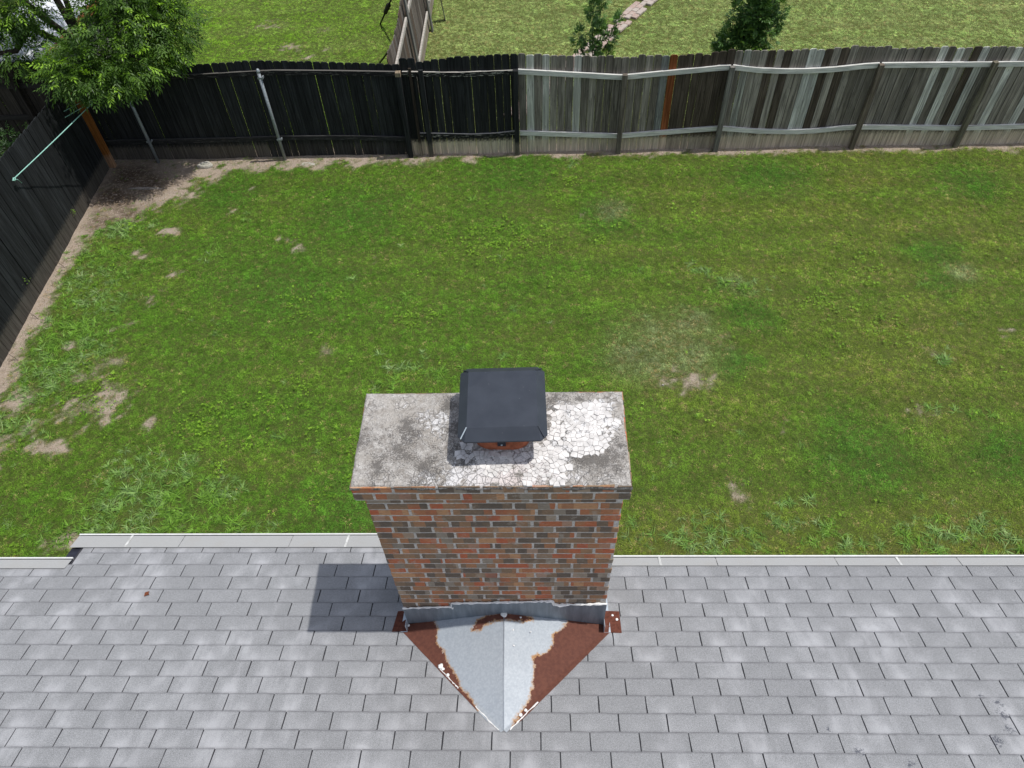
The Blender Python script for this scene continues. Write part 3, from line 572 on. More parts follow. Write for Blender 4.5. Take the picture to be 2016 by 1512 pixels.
WH = [(-.42,2.05,.10,1.),(-.30,2.03,.10,1.05),(-.16,2.03,.10,1.1),(.22,2.04,.07,.8),(-.33,2.11,.09,1.0),(-.6,2.06,.07,.8),(-.8,2.02,.08,.55),(.34,2.02,.08,.6),(-.92,2.5,.08,.5),(-.75,2.55,.1,.5),(-.66,2.3,.08,.6),(-.56,2.40,.10,.9),(-.62,2.45,.06,.7),(-.52,2.34,.08,.8),(-.44,2.2,.08,.75),(-.50,2.10,.06,.7),(-.55,2.03,.07,.8),(-.25,2.13,.14,1),(-.1,2.16,.14,1),(-.35,2.17,.1,.8),(.02,2.12,.13,1),(.1,2.2,.12,1),(.12,2.3,.1,1),(.2,2.25,.12,1),(.2,2.4,.13,1.2),(.3,2.3,.13,1.2),(.3,2.42,.13,1.2),(.15,2.48,.1,1),(.3,2.52,.09,1),(.36,2.5,.08,1),(.42,2.42,.07,1),(-.05,2.03,.12,.9),(-.28,2.05,.1,.7),(-.72,2.08,.1,.35),(.12,2.04,.09,.8),(-.4,2.03,.08,.7),(.44,2.08,.05,.6),(.45,2.57,.06,.7)]
DK = [(-.45,2.5,.09),(-.44,2.4,.08),(-.44,2.33,.06),(-.43,2.2,.06),(-.58,2.14,.09),(-.6,2.06,.07),(-.36,2.15,.05),(.12,2.54,.08),(.07,2.42,.06),(.09,2.33,.06),(.22,2.15,.08),(.38,2.12,.09),(.44,2.22,.07),(.3,2.13,.07),(-.76,2.2,.1),(-.9,2.28,.08),(-.83,2.1,.06),(.25,2.57,.07),(.0,2.08,.04),(-.7,2.35,.08)]
def bl2(L_, X, Y, wp=.13):
    xx = X+(fbm(X*14, Y*14, 4)-.5)*wp+(fbm(X*50, Y*50, 14)-.5)*wp*.4; yy = Y+(fbm(X*14+5, Y*14, 7)-.5)*wp+(fbm(X*50+5, Y*50, 17)-.5)*wp*.4; o = np.zeros_like(X)
    for b in L_: o = np.maximum(o, (b[3] if len(b) > 3 else 1)*np.exp(-((xx-b[0])**2+(yy-b[1])**2)/b[2]**2*.9))
    return np.minimum(o*1.25, 1.2)
ii = (np.arange(ny_-1)[:, None]*nx_+np.arange(nx_-1)[None]).ravel(); F1 = np.stack([ii, ii+1, ii+nx_+1, ii+nx_], 1)
Vt = np.stack([X, Y, Z], -1).reshape(-1, 3)
per = list(range(nx_))+[j*nx_+nx_-1 for j in range(1, ny_)]+[(ny_-1)*nx_+i for i in range(nx_-2, -1, -1)]+[j*nx_ for j in range(ny_-2, 0, -1)]
low = Vt[per].copy(); low[:, 2] = 4.946+(fbm(low[:, 0]*30, low[:, 1]*30, 6)-.5)*.014; low[:, 0] += np.sign(-.245-low[:, 0])*.004; nb_ = len(Vt)
F2 = [(per[k], nb_+k, nb_+(k+1) % len(per), per[(k+1) % len(per)]) for k in range(len(per))]
me = np_mesh('crown', np.concatenate([Vt, low]), np.concatenate([F1, np.array(F2)])); me.shade_smooth()
al = np.concatenate([Vt, low]); fattr(me, 'white', np.clip(bl2(WH, al[:, 0], al[:, 1])*.62-.05, 0, 1)); fattr(me, 'dark', bl2(DK, al[:, 0], al[:, 1])*.75)
fattr(me, 'pink', np.clip(1-np.abs(al[:, 0]+.1)/.35, 0, 1)*np.clip(1-(al[:, 1]-2.0)/.25, 0, 1)); K(link('crown', me, CROWN))
def crz(x, y):
    x = np.array([float(x)]); y = np.array([float(y)]); rf = np.hypot((x+.185)/.62, (y-2.36)/.36)
    return float((4.957+.026*np.clip(1-rf, 0, 1)+(fbm(x*5, y*5, 5)-.5)*.012+(fbm(x*28, y*28, 9)-.5)*.008)[0])
# flakes of white coating (voronoi cells)
FL = [(.2,2.4,.12),(.3,2.33,.12),(.29,2.45,.1),(.14,2.47,.07),(.36,2.49,.06),(.12,2.28,.08),(.2,2.24,.09),(.33,2.24,.06),(.06,2.19,.08),(.03,2.1,.08),(-.04,2.04,.05),(.13,2.1,.05),(.42,2.42,.04),(-.22,2.14,.1),(-.36,2.2,.06),(.1,2.02,.03)]
pts = []; rr_ = random.Random(5)
for _ in range(60000):
    x_ = rr_.uniform(-.62, .46); y_ = rr_.uniform(2.01, 2.58)
    w_ = max((1-math.hypot(x_-a, y_-b)/c_) for a, b, c_ in FL)
    if w_ < -.12 or (-.36 < x_ < 0 and y_ > 2.18) : continue
    dmin = .013+.022*vn(np.array([x_*12.]), np.array([y_*12.]), 3)[0]
    if all((x_-p[0])**2+(y_-p[1])**2 > dmin**2 for p in pts): pts.append((x_, y_, w_))
def clip(poly, a, b, c_):                                        # keep a*x+b*y<=c
    out = []
    for k in range(len(poly)):
        p = poly[k]; q = poly[(k+1) % len(poly)]; dp = a*p[0]+b*p[1]-c_; dq = a*q[0]+b*q[1]-c_
        if dp <= 0: out.append(p)
        if (dp < 0) != (dq < 0): t = dp/(dp-dq); out.append((p[0]+(q[0]-p[0])*t, p[1]+(q[1]-p[1])*t))
    return out
mb = MB()
for i, (x_, y_, w_) in enumerate(pts):
    if w_ < .02 or rr_.random() < .12: continue
    poly = [(x_-.022, y_-.022), (x_+.022, y_-.022), (x_+.022, y_+.022), (x_-.022, y_+.022)]
    for j, q in enumerate(pts):
        if j == i or abs(q[0]-x_) > .08 or abs(q[1]-y_) > .08: continue
        a, b = q[0]-x_, q[1]-y_; d_ = math.hypot(a, b); a /= d_; b /= d_; poly = clip(poly, a, b, a*(x_+q[0])/2+b*(y_+q[1])/2-rr_.uniform(.0003, .0015))
        if len(poly) < 3: break
    if len(poly) < 3: continue
    h = rr_.uniform(.002, .005); tx, ty = rr_.gauss(0, .06), rr_.gauss(0, .06); z0 = crz(x_, y_)
    base = [(p[0], p[1], z0-.006) for p in poly]; topv = [(x_+(p[0]-x_)*.97, y_+(p[1]-y_)*.97, z0+h+(p[0]-x_)*tx+(p[1]-y_)*ty) for p in poly]
    n = len(poly); mb.add(base+topv, [tuple(range(n, 2*n))]+[(k, (k+1) % n, n+(k+1) % n, n+k) for k in range(n)])
K(tag(mb.build('coating_flakes', FLAKE), kind='stuff'))

# flue tile, cap
mb = MB(); n = 32; fx, fy, fw, fd = -.183, 2.37, .160, .160
def sq(t, a, b, e=.55): return (math.copysign(abs(math.cos(t))**e, math.cos(t))*a, math.copysign(abs(math.sin(t))**e, math.sin(t))*b)
ring = [sq(2*math.pi*k/n, 1, 1, .62) for k in range(n)]
prof = [(1.01, 4.93), (1.0, 5.10), (.97, 5.105), (.86, 5.105), (.85, 4.99)]
V_ = [(fx+a*fw*s_, fy+b*fd*s_, zz) for s_, zz in prof for a, b in ring]
mb.add(V_, [(i*n+k, i*n+(k+1) % n, (i+1)*n+(k+1) % n, (i+1)*n+k) for i in range(len(prof)-1) for k in range(n)]+[tuple(range((len(prof)-1)*n, len(prof)*n))]); K(mb.build('flue_tile', TERRA, smooth=False))
cap = K(empty('chimney_cap')); cap['label'] = 'square black metal chimney cap with folded edges'
def CW(x_, y_): a = math.radians(1.3); return (-.177+x_*math.cos(a)-y_*math.sin(a), 2.368+x_*math.sin(a)+y_*math.cos(a))
o_, i_ = .229, .181; ck_ = .036; zt_, zr_ = 5.217, 5.174
inner = [(-i_, -i_-.006), (i_, -i_-.006), (i_, i_+.004), (-i_, i_+.004)]; oy = .245
P = lambda p, z_: (*CW(*p), z_)
mb = MB(); top_ = [P(p, zt_) for p in inner]
outer = [[(-o_+ck_, -oy), (o_-ck_, -oy)], [(o_, -oy+ck_), (o_, oy-ck_)], [(o_-ck_, oy), (-o_+ck_, oy)], [(-o_, oy-ck_), (-o_, -oy+ck_)]]
v = top_+[P(p, zr_) for s_ in outer for p in s_]+[P((p[0]*1.002, p[1]*1.002), zr_-.009) for s_ in outer for p in s_]
F_ = [(0, 1, 2, 3)]
for k in range(4): F_ += [(k, 4+2*k, 5+2*k, (k+1) % 4), ((k+1) % 4, 5+2*k, 4+(2*k+2) % 8), (4+2*k, 12+2*k, 13+2*k, 5+2*k), (5+2*k, 13+2*k, 12+(2*k+2) % 8, 4+(2*k+2) % 8)]
F_ += [(15+4-8+1, 13, 14, 15, 16, 17, 18, 19)] if False else []
mb.add(v, F_); me = mb.mesh('lid'); bm = bmesh.new(); bm.from_mesh(me)
for vv in list(bm.verts): pass
bmesh.ops.subdivide_edges(bm, edges=bm.edges[:], cuts=2, use_grid_fill=True); bmesh.ops.recalc_face_normals(bm, faces=bm.faces[:])
for vv in bm.verts:
    if vv.co.z > 5.215: vv.co.z -= .003*(1-min(1, math.hypot(vv.co.x+.177, vv.co.y-2.368)/.17))+random.uniform(0, .0008)
    elif vv.co.z < 5.17: vv.co.z += random.uniform(-.001, .001)
bm.to_mesh(me); bm.free(); link('lid', me, CAPM, cap)
for k, (sx, sy) in enumerate([(-1, -1), (1, -1), (1, 1), (-1, 1)]):        # raised folded seams at the corners
    a = P((sx*i_, sy*(i_+.004)), zt_+.002); b = P((sx*(o_-.016), sy*(oy-.016)), zr_+.005); mb = MB(); mb.tube([a, b], [.003, .0035], 6); mb.build('corner_seam', CAPM if k else SIDEF, cap)
mb = MB()                                                            # mesh screen with vertical wires
hw = .135
for k in range(15):
    t = -hw+2*hw*k/14
    for (a, b) in ((t, -hw), (t, hw), (-hw, t), (hw, t)): p = CW(a, b); mb.box(p[0]-.0015, p[0]+.0015, p[1]-.0015, p[1]+.0015, 5.05, 5.19)
for zz in np.linspace(5.06, 5.18, 7): 
    c4 = [P(p, zz) for p in ((-hw, -hw), (hw, -hw), (hw, hw), (-hw, hw), (-hw, -hw))]; mb.tube(c4, .0014, 4)
mb.build('spark_screen', DARKTRIM, cap)
for (a, sx, sy) in ((0, 0, -1), (0, 0, 1), (0, -1, 0), (0, 1, 0)):
    mb = MB(); px_, py_ = fx+sx*.168, fy+sy*.168; wx = .022 if sx == 0 else .003; wy = .022 if sy == 0 else .003
    mb.box(px_-wx, px_+wx, py_-wy, py_+wy, 5.02, 5.18); s_ = mb.build('strap', DARKTRIM, cap)
    mb = MB(); mb.tube([(px_, py_, 5.035), (px_+sx*.008, py_+sy*.008, 5.035)], .005, 8); mb.build('screw', SIDEF, s_)

# counterflashing band with caulk bead
yF = by0-.006
tp = [(bx0-.004, 3.346), (-.595, 3.378), (-.588, 3.433), (-.2, 3.452), (.100, 3.474), (.108, 3.413), (bx1+.004, 3.428)]
bt = [(bx0-.004, 3.075), (-.60, 3.15), (-.235, 3.262), (.13, 3.15), (bx1+.004, 3.062)]
poly = [(x_, yF, z_) for x_, z_ in tp]+[(x_, yF, z_) for x_, z_ in bt[::-1]]
mb = MB(); mb.prism(poly, (0, -.004, 0)); K(mb.build('counterflashing', STEEL))
mb = MB(); pts_ = []
for (a, b) in zip(tp[:-1], tp[1:]):
    n = max(2, int(math.hypot(b[0]-a[0], b[1]-a[1])/.018))
    for k in range(n): t = k/n; pts_.append((a[0]+(b[0]-a[0])*t, yF-.004, a[1]+(b[1]-a[1])*t+random.uniform(-.004, .005)))
pts_.append((tp[-1][0], yF-.004, tp[-1][1])); mb.tube(pts_, [random.uniform(.004, .011) for _ in pts_], 6)
mb.tube([(-.588, yF-.004, 3.37), (-.586, yF-.008, 3.355)], [.01, .007], 6); mb.tube([(.10, yF-.006, 3.44), (.15, yF-.006, 3.405), (.2, yF-.005, 3.412)], [.008, .012, .006], 6); K(mb.build('sealant_bead', CAULK))
# side step flashing
for sx, xa in ((-1, bx0), (1, bx1)):
    for k in range(5):
        v0 = -1.1+k*1.0; mb = MB(); xo = xa+sx*.052; v1 = v0+1.25; h0 = .0105
        a, b = sorted((xa+sx*.001, xo)); mb.prism([RP(a, v1, h0), RP(b, v1, h0), RP(b, v0, h0+.001), RP(a, v0, h0+.001)], NR*.0015)
        a, b = sorted((xa+sx*.002, xa+sx*.005)); mb.prism([RP(a, v1, h0), RP(b, v1, h0), RP(b, v0, h0), RP(a, v0, h0)], (0, 0, .11)); K(mb.build('step_flashing', SIDEF))
# cricket
tip = Vector((-.220, 1.235, roofz(1.235)+.012)); apx = Vector((-.236, by0-.008, 3.262))
cl = Vector((-.975, by0-.012, roofz(by0-.012)+.013)); crn = Vector((.515, by0-.012, roofz(by0-.012)+.013))
def tri_grid(A, B, C_, n=44):
    V = []; F = []; idx = {}
    for i in range(n+1):
        for j in range(n+1-i): idx[i, j] = len(V); V.append(A+(B-A)*(i/n)+(C_-A)*(j/n))
    for i in range(n):
        for j in range(n-i):
            F.append((idx[i, j], idx[i+1, j], idx[i, j+1]))
            if j < n-i-1: F.append((idx[i+1, j], idx[i+1, j+1], idx[i, j+1]))
    return V, F
def pip(x_, y_, poly):
    c_ = False; n = len(poly)
    for k in range(n):
        a = poly[k]; b = poly[k-1]
        if (a[1] > y_) != (b[1] > y_) and x_ < (b[0]-a[0])*(y_-a[1])/(b[1]-a[1])+a[0]: c_ = not c_
    return c_
def dseg(x_, y_, poly):
    m_ = 9
    for k in range(len(poly)):
        a = poly[k]; b = poly[k-1]; dx, dy = b[0]-a[0], b[1]-a[1]; t = max(0, min(1, ((x_-a[0])*dx+(y_-a[1])*dy)/(dx*dx+dy*dy+1e-9))); m_ = min(m_, math.hypot(x_-a[0]-t*dx, y_-a[1]-t*dy))
    return m_
RUSTP = [[(-1.2,2.2),(-.735,2.2),(-.735,2.0),(-.71,1.93),(-.72,1.85),(-.65,1.76),(-.60,1.66),(-.56,1.60),(-.50,1.5),(-.44,1.44),(-.40,1.37),(-.44,1.33),(-.9,1.7),(-1.2,1.95)],
         [(.9,2.2),(.215,2.2),(.215,1.99),(.17,1.93),(.10,1.88),(.115,1.82),(.06,1.75),(-.03,1.72),(-.02,1.62),(-.035,1.52),(-.06,1.43),(-.13,1.33),(-.16,1.275),(.1,1.3),(.7,1.9)],
         [(-.42,1.97),(-.33,2.01),(-.1,2.01),(-.04,1.985),(-.1,1.965),(-.24,1.965),(-.34,1.955),(-.42,1.90),(-.46,1.91)]]
def rustv(p):
    b = 0
    for P_ in RUSTP:
        d_ = dseg(p[0], p[1], P_); s_ = d_ if pip(p[0], p[1], P_) else -d_; b = max(b, min(1, max(0, .5+s_/.075)))
    return b
crk = K(empty('cricket')); crk['label'] = 'diamond shaped galvanised saddle with rusted edges behind the chimney'
for A, B, C_ in ((tip, cl, apx), (tip, apx, crn)):
    V, F = tri_grid(Vector(A), Vector(B), Vector(C_)); 
    V = [q+Vector((0, 0, float((fbm(np.array([q.x*4.]), np.array([q.y*4.]), 2)-.5)[0])*.006)) for q in V]
    me = bpy.data.meshes.new('sheet'); me.from_pydata([tuple(q) for q in V], [], [q[::-1] for q in F]); me.shade_smooth(); fattr(me, 'rust', [rustv(q) for q in V]); link('sheet', me, ZINC, crk)
for (a, b, sx) in ((cl, tip, -1), (crn, tip, 1)):                       # flange lying on the shingles
    n = 40; V = []; R_ = []
    for k in range(n+1):
        p = Vector(a)+(Vector(b)-Vector(a))*(k/n); w = .030+.0015*random.random()
        if k > n-4: w *= .6
        q = Vector((p.x+sx*w, p.y-.6*w, 0)); q.z = roofz(q.y)+.0095; p.z += .0005; V += [p, q]; R_ += [rustv(p), rustv(q)]
    F = [(2*k, 2*k+1, 2*k+3, 2*k+2) for k in range(n)]; F = F if sx > 0 else [q[::-1] for q in F]
    me = bpy.data.meshes.new('flange'); me.from_pydata([tuple(q) for q in V], [], F); fattr(me, 'rust', R_); link('flange', me, ZINC, crk)
mb = MB(); mb.tube([tip+Vector((0, 0, .003)), apx+Vector((0, 0, .002))], .0035, 6); 
me = mb.mesh('ridge_seam', True); fattr(me, 'rust', [0]*len(me.vertices)); link('ridge_seam', me, ZINC, crk)
for (xa, xb, ya, yb, rz) in ((-1.045, -.918, 1.945, 2.125, .06), (.455, .592, 1.945, 2.12, -.05)):
    mb = MB(); mb.prism([Vector((xa, ya, roofz(ya)+.0105)), Vector((xb, ya+rz*.1, roofz(ya)+.0105)), Vector((xb, yb, roofz(yb)+.0105)), Vector((xa+.015, yb-rz*.1, roofz(yb)+.0105))], NR*.0025); mb.build('corner_tab', RUST, crk)
def blob(name, p, r_, mat, parent):
    bm = bmesh.new(); bmesh.ops.create_icosphere(bm, subdivisions=2, radius=1)
    for v_ in bm.verts: v_.co = Vector((v_.co.x*r_*random.uniform(.8, 1.3), v_.co.y*r_*random.uniform(.8, 1.2), v_.co.z*r_*.3))
    me = bpy.data.meshes.new(name); bm.to_mesh(me); bm.free(); me.shade_smooth(); o = link(name, me, mat, parent, p); return o
def valley(t, sx): a = cl if sx < 0 else crn; return a+(tip-a)*t
for p, rr in ((valley(.43, -1)+Vector((-.012, 0, .008)), .017), (valley(.455, -1)+Vector((-.014, 0, .006)), .010), (valley(.50, -1)+Vector((-.01, -.01, .008)), .011), (Vector((.54, 2.085, roofz(2.085)+.016)), .008), (Vector((.568, 2.05, roofz(2.05)+.016)), .010), (Vector((-.12, 1.985, 3.24)), .007),
              (Vector((-.17, 1.89, 3.255)), .006), (Vector((-.165, 1.78, 3.262)), .006), (Vector((-.05, 1.885, 3.235)), .005), (Vector((-.235, 1.995, 3.27)), .022), (valley(.87, 1)+Vector((.01, 0, .006)), .012), (valley(.83, 1)+Vector((.012, 0, .006)), .010), (Vector((-.93, 1.99, roofz(1.99)+.03)), .010)):
    blob('sealant_dab', p, rr, CAULK, crk)
mb = MB()
for sx, t0, t1 in ((-1, .44, .62), (1, .74, .98), (-1, .78, .98)):
    q = [valley(t0+(t1-t0)*k/14, sx)+Vector((sx*.022+random.uniform(-.004, .004), -.012, .001)) for k in range(15)]; mb.tube(q, [random.uniform(.002, .0065) for _ in q], 5)
mb.build('edge_sealant', CAULK, crk)

# ================================================================== FENCES
def picket_mesh(seed, H_=1.86, w=.1385, t=.016, frame=None):
    rnd = random.Random(seed); c_ = rnd.uniform(.026, .036); c2 = rnd.uniform(.026, .036); m_ = rnd.uniform(.004, .012)
    pts = [(-w/2+rnd.uniform(0, .003), 0, rnd.uniform(-.02, .01)), (0, 0, rnd.uniform(-.015, .01)), (w/2-rnd.uniform(0, .003), 0, rnd.uniform(-.02, .01)), (w/2, 0, H_-c2), (w/2-m_, 0, H_-c2*.45), (w/2-c2*.9, 0, H_), (-w/2+c_*.9, 0, H_+rnd.uniform(-.004, .004)), (-w/2+m_, 0, H_-c_*.45), (-w/2, 0, H_-c_)]
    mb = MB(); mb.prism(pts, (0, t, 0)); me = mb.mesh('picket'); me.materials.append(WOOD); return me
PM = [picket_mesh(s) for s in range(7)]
interp = lambda x_, tab: float(np.interp(x_, [a for a, b in tab], [b for a, b in tab]))
def plank(name, parent, x0, x1, y0, y1, prof, hgt, color, n=10):
    mb = MB(); V = []
    for k in range(n+1):
        x_ = x0+(x1-x0)*k/n; z_ = prof(x_); yy = random.uniform(-.002, .002); V += [(x_, y0+yy, z_-hgt), (x_, y1, z_-hgt), (x_, y1, z_), (x_, y0+yy, z_)]
    F = [(4*k+j, 4*k+(j+1) % 4, 4*k+4+(j+1) % 4, 4*k+4+j) for k in range(n) for j in range(4)]+[(0, 1, 2, 3)[::-1], (4*n, 4*n+1, 4*n+2, 4*n+3)]
    mb.add(V, [q[::-1] for q in F]); o = mb.build(name, RAILM, parent); o.color = color; return o
def rail_material():
    m = MT('rail_wood', .9, .12); oi = m.n('ShaderNodeObjectInfo'); w = m.coord('World', (2.5, 60, 60)); g = m.noise(w, 1, 6, .7, .4); oc = oi.outputs['Color']
    c = m.mix(m.ramp(g, .3, .7), m.mix(1., oc, (.6, .6, .6), 'MULTIPLY'), m.mix(1., oc, (1.3, 1.3, 1.28), 'MULTIPLY'))
    pe = m.noise(m.coord('World', (7, 30, 60)), 1, 5, .7); ge = m.n('ShaderNodeNewGeometry'); sp = m.n('ShaderNodeSeparateXYZ'); m.l(ge.outputs['Normal'], sp.inputs[0])
    k = m.math('MULTIPLY', oi.outputs['Alpha'], m.ramp(m.math('ADD', pe, m.math('MULTIPLY', sp.outputs[2], .25)), .55, .62)); c = m.mix(k, c, (.44, .42, .38))     # paint peeled to bare wood, mostly on the top edge
    m.col(c); m.bump(g, .5, .003); return m.m
RAILM = rail_material()
def post_box(name, parent, x_, y_, w, d, h, color, tilt=0, mat=None):
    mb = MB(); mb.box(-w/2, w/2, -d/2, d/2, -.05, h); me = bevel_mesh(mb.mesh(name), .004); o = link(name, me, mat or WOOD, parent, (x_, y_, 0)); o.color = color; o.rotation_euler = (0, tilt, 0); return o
BLK = (.030, .032, .034, 0)
def shade_(c_, a, b):
    k = random.uniform(a, b); return [q*k for q in c_]
def fence_root(name, loc, label): return tag(empty(name, loc), label, 'fence')
def P_(o, root): o.parent = root; o.matrix_parent_inverse = Matrix.Translation(-root.location); return o
def pickets(root, x0, x1, yf, top, colf, pitch=.1425, gap=None):
    x_ = x0; i = 0
    while x_ < x1-.05:
        w = pitch*random.uniform(.97, 1.02); h = top(x_+w/2)+random.uniform(-.008, .008); o = link('picket', random.choice(PM)); P_(o, root)
        o.location = (x_+w/2, yf(x_)+random.uniform(0, .005), gz(np.array([x_]), np.array([12.7]))[0]*.5-.005); k_ = (.0075 if x_ < -4 else .005 if x_ < -2.5 else .003); o.scale = ((w-random.choice([0, .001, k_*.5, k_*.8, k_, k_*1.1]))/.1385, 1, (h+.025)/1.86)
        o.rotation_euler = (random.uniform(-.004, .004), random.uniform(-.002, .002), random.uniform(-.02, .02)); o.color = colf(x_+w/2, i); x_ += w; i += 1
    return x_
TOPT = [(-8.6,1.86),(-6.1,1.90),(-5.0,1.945),(-3.6,1.87),(-2.47,1.81),(-2.40,1.93),(-2.2,1.93),(-2.05,1.86),(-1.35,1.93),(-.4,1.965),(0,1.94),(.8,1.90),(1.62,1.86),(3.1,1.885),(3.47,1.945),(4,1.925),(4.9,1.915),(5.8,1.945),(6.5,1.90),(8,1.885),(9.4,1.86),(13,1.88)]
topf = lambda x_: interp(x_, TOPT)
YF = lambda x_: 12.70+.012*math.sin(x_*1.3)
# 1 black fence, pipe posts
f1 = fence_root('wooden_fence', (-5.5, 12.7, 0), 'black painted picket fence section on galvanised pipe posts at the left back')
xe_ = pickets(f1, -8.50, -2.37, YF, topf, lambda x_, i: (*shade_(BLK[:3], .75, 1.3), .14 if x_ < -5.2 else 0.03))
R1T = lambda x_: interp(x_, [(-8.5,1.73),(-6.14,1.752),(-4.74,1.80),(-3.6,1.765),(-2.4,1.715)]); R1B = lambda x_: interp(x_, [(-8.5,.455),(-6,.462),(-4.8,.478),(-3.6,.46),(-2.4,.40)])
for a, b in ((-8.5, -6.12), (-6.12, -4.92), (-4.92, -2.46)):
    P_(plank('rail', None, a, b-.003, 12.657, 12.697, R1T, .085, (.022, .021, .022, .25)), f1); P_(plank('rail', None, a, b-.003, 12.657, 12.697, R1B, .085, (.03, .03, .031, .12)), f1)
def pipe_post(x_, y_, h, tilt=0):
    root = P_(empty('pipe_post'), f1); mb = MB(); mb.tube([(x_, y_, -.1), (x_-tilt, y_, h)], .030, 14); mb.build('pipe', PIPE, root, True)
    mb = MB(); mb.tube([(x_-tilt, y_, h-.03), (x_-tilt, y_, h), (x_-tilt, y_, h+.03), (x_-tilt, y_, h+.045)], [.035, .035, .027, .008], 14); mb.build('dome_cap', PIPE, root, True)
    for zz in (.47, h-.12): mb = MB(); mb.box(x_-.034, x_+.06, y_-.036, y_-.020, zz-.02, zz+.015); mb.box(x_+.04, x_+.06, y_-.03, y_+.05, zz-.02, zz+.015); mb.build('bracket', PIPE, root)
pipe_post(-7.50, 12.60, 1.80); pipe_post(-4.93, 12.585, 1.83, -.0)
P_(post_box('end_post', None, -2.43, 12.62, .09, .09, 1.72, (*BLK[:3], 0)), f1); P_(post_box('post_cap', None, -2.43, 12.62, .095, .095, .03, (.30, .24, .17, 0)), f1).location.z = 1.71
ob = post_box('corner_post', None, -8.37, 12.47, .12, .09, 1.78, (.30, .115, .03, .25)); P_(ob, f1); ob['label'] = 'orange new cedar post'
# 2 black gate-like section with bare wood bottoms
f2 = fence_root('wooden_fence', (-1.3, 12.7, 0), 'short black fence section with unpainted board bottoms and peeling rails')
xe_ = pickets(f2, xe_, -.30, YF, topf, lambda x_, i: (*shade_(BLK[:3], .75, 1.3), 1.))
R2T = lambda x_: interp(x_, [(-2.4,1.72),(-1.4,1.68),(-.3,1.70)]); R2B = lambda x_: interp(x_, [(-2.4,.49),(-1.9,.475),(-1.2,.44),(-.7,.455),(-.3,.50)])
P_(plank('rail', None, -2.36, -.36, 12.657, 12.697, R2T, .09, (.02, .02, .02, 1.)), f2); P_(plank('rail', None, -2.25, -.36, 12.657, 12.697, R2B, .085, (.02, .02, .02, 1.)), f2)
P_(post_box('post', None, -2.02, 12.63, .085, .05, 1.76, (*BLK[:3], .15)), f2); P_(post_box('post', None, -.32, 12.63, .09, .09, 1.72, (*BLK[:3], .25)), f2)
P_(post_box('post', None, -2.22, 12.66, .05, .04, 1.78, (.05, .04, .033, .4)), f2)
# 3 grey weathered fence
f3 = fence_root('wooden_fence', (4.5, 12.7, 0), 'weathered grey plank fence with mixed pale, dark and orange boards and sagging rails')
GREY = (.27, .245, .215); PALE_ = (.64, .64, .60); DKB = (.10, .08, .064); MID = (.38, .35, .31)
SPEC = [(-.1,PALE_),(.12,GREY),(.22,PALE_),(.75,PALE_),(2.54,(.30,.10,.04)),(2.35,(.23,.24,.235)),(3.72,(.36,.36,.33)),(4.0,MID),(4.15,DKB),(4.45,DKB),(4.32,MID),(4.90,(.68,.69,.66)),(5.03,(.60,.61,.58)),(5.18,DKB),(5.32,MID),(5.45,DKB),(7.2,PALE_),(7.48,PALE_),(7.62,MID),(7.78,DKB),(7.95,(.62,.62,.59)),(8.4,PALE_),(8.55,MID),(9.0,PALE_),(9.6,DKB),(10.1,PALE_)]
def c3(x_, i):
    c_ = None
    for a, q in SPEC:
        if abs(a-x_) < .071: c_ = q
    if c_ is None:
        c_ = DKB if 2.6 < x_ < 3.55 else [GREY, GREY, (.24, .22, .195), (.20, .18, .155), (.31, .285, .25), (.22, .19, .155), (.16, .14, .12)][random.randrange(5)]
    return (*shade_(c_, .85, 1.1), .55 if 2.6 < x_ < 3.55 else .85)
pickets(f3, xe_, 12.0, YF, lambda x_: topf(x_)+random.uniform(-.02, .015), c3)
POSTS = [1.645, 3.53, 6.14, 8.11, 10.2, 12.0]
RT = [(-.3,1.715),(1.6,1.56),(3.4,1.70),(3.55,1.70),(4.1,1.63),(4.7,1.60),(5.3,1.615),(6.0,1.68),(8.1,1.65),(10,1.64),(12,1.66)]; RB = [(-.3,.49),(1.6,.385),(1.7,.385),(3.4,.50),(3.6,.505),(4.2,.43),(4.9,.395),(5.4,.41),(6.0,.475),(8.1,.41),(10,.42),(12,.42)]
pr0 = -.27
for px_ in POSTS:
    P_(plank('rail', None, pr0, px_-.02, 12.655, 12.697, lambda q: interp(q, RT), .088, (.66, .65, .62, 0)), f3)
    P_(plank('rail', None, pr0, px_-.02, 12.655, 12.697, lambda q: interp(q, RB), .088, (.68, .67, .64, 0)), f3); pr0 = px_+.02
    P_(post_box('post', None, px_, 12.615, .088, .08, {1.645: 1.60, 3.53: 1.70}.get(px_, 1.68), [(.19, .165, .14, 0), (.25, .24, .22, 0), (.18, .15, .12, 0), (.23, .21, .16, 0)][POSTS.index(px_) % 4]), f3)
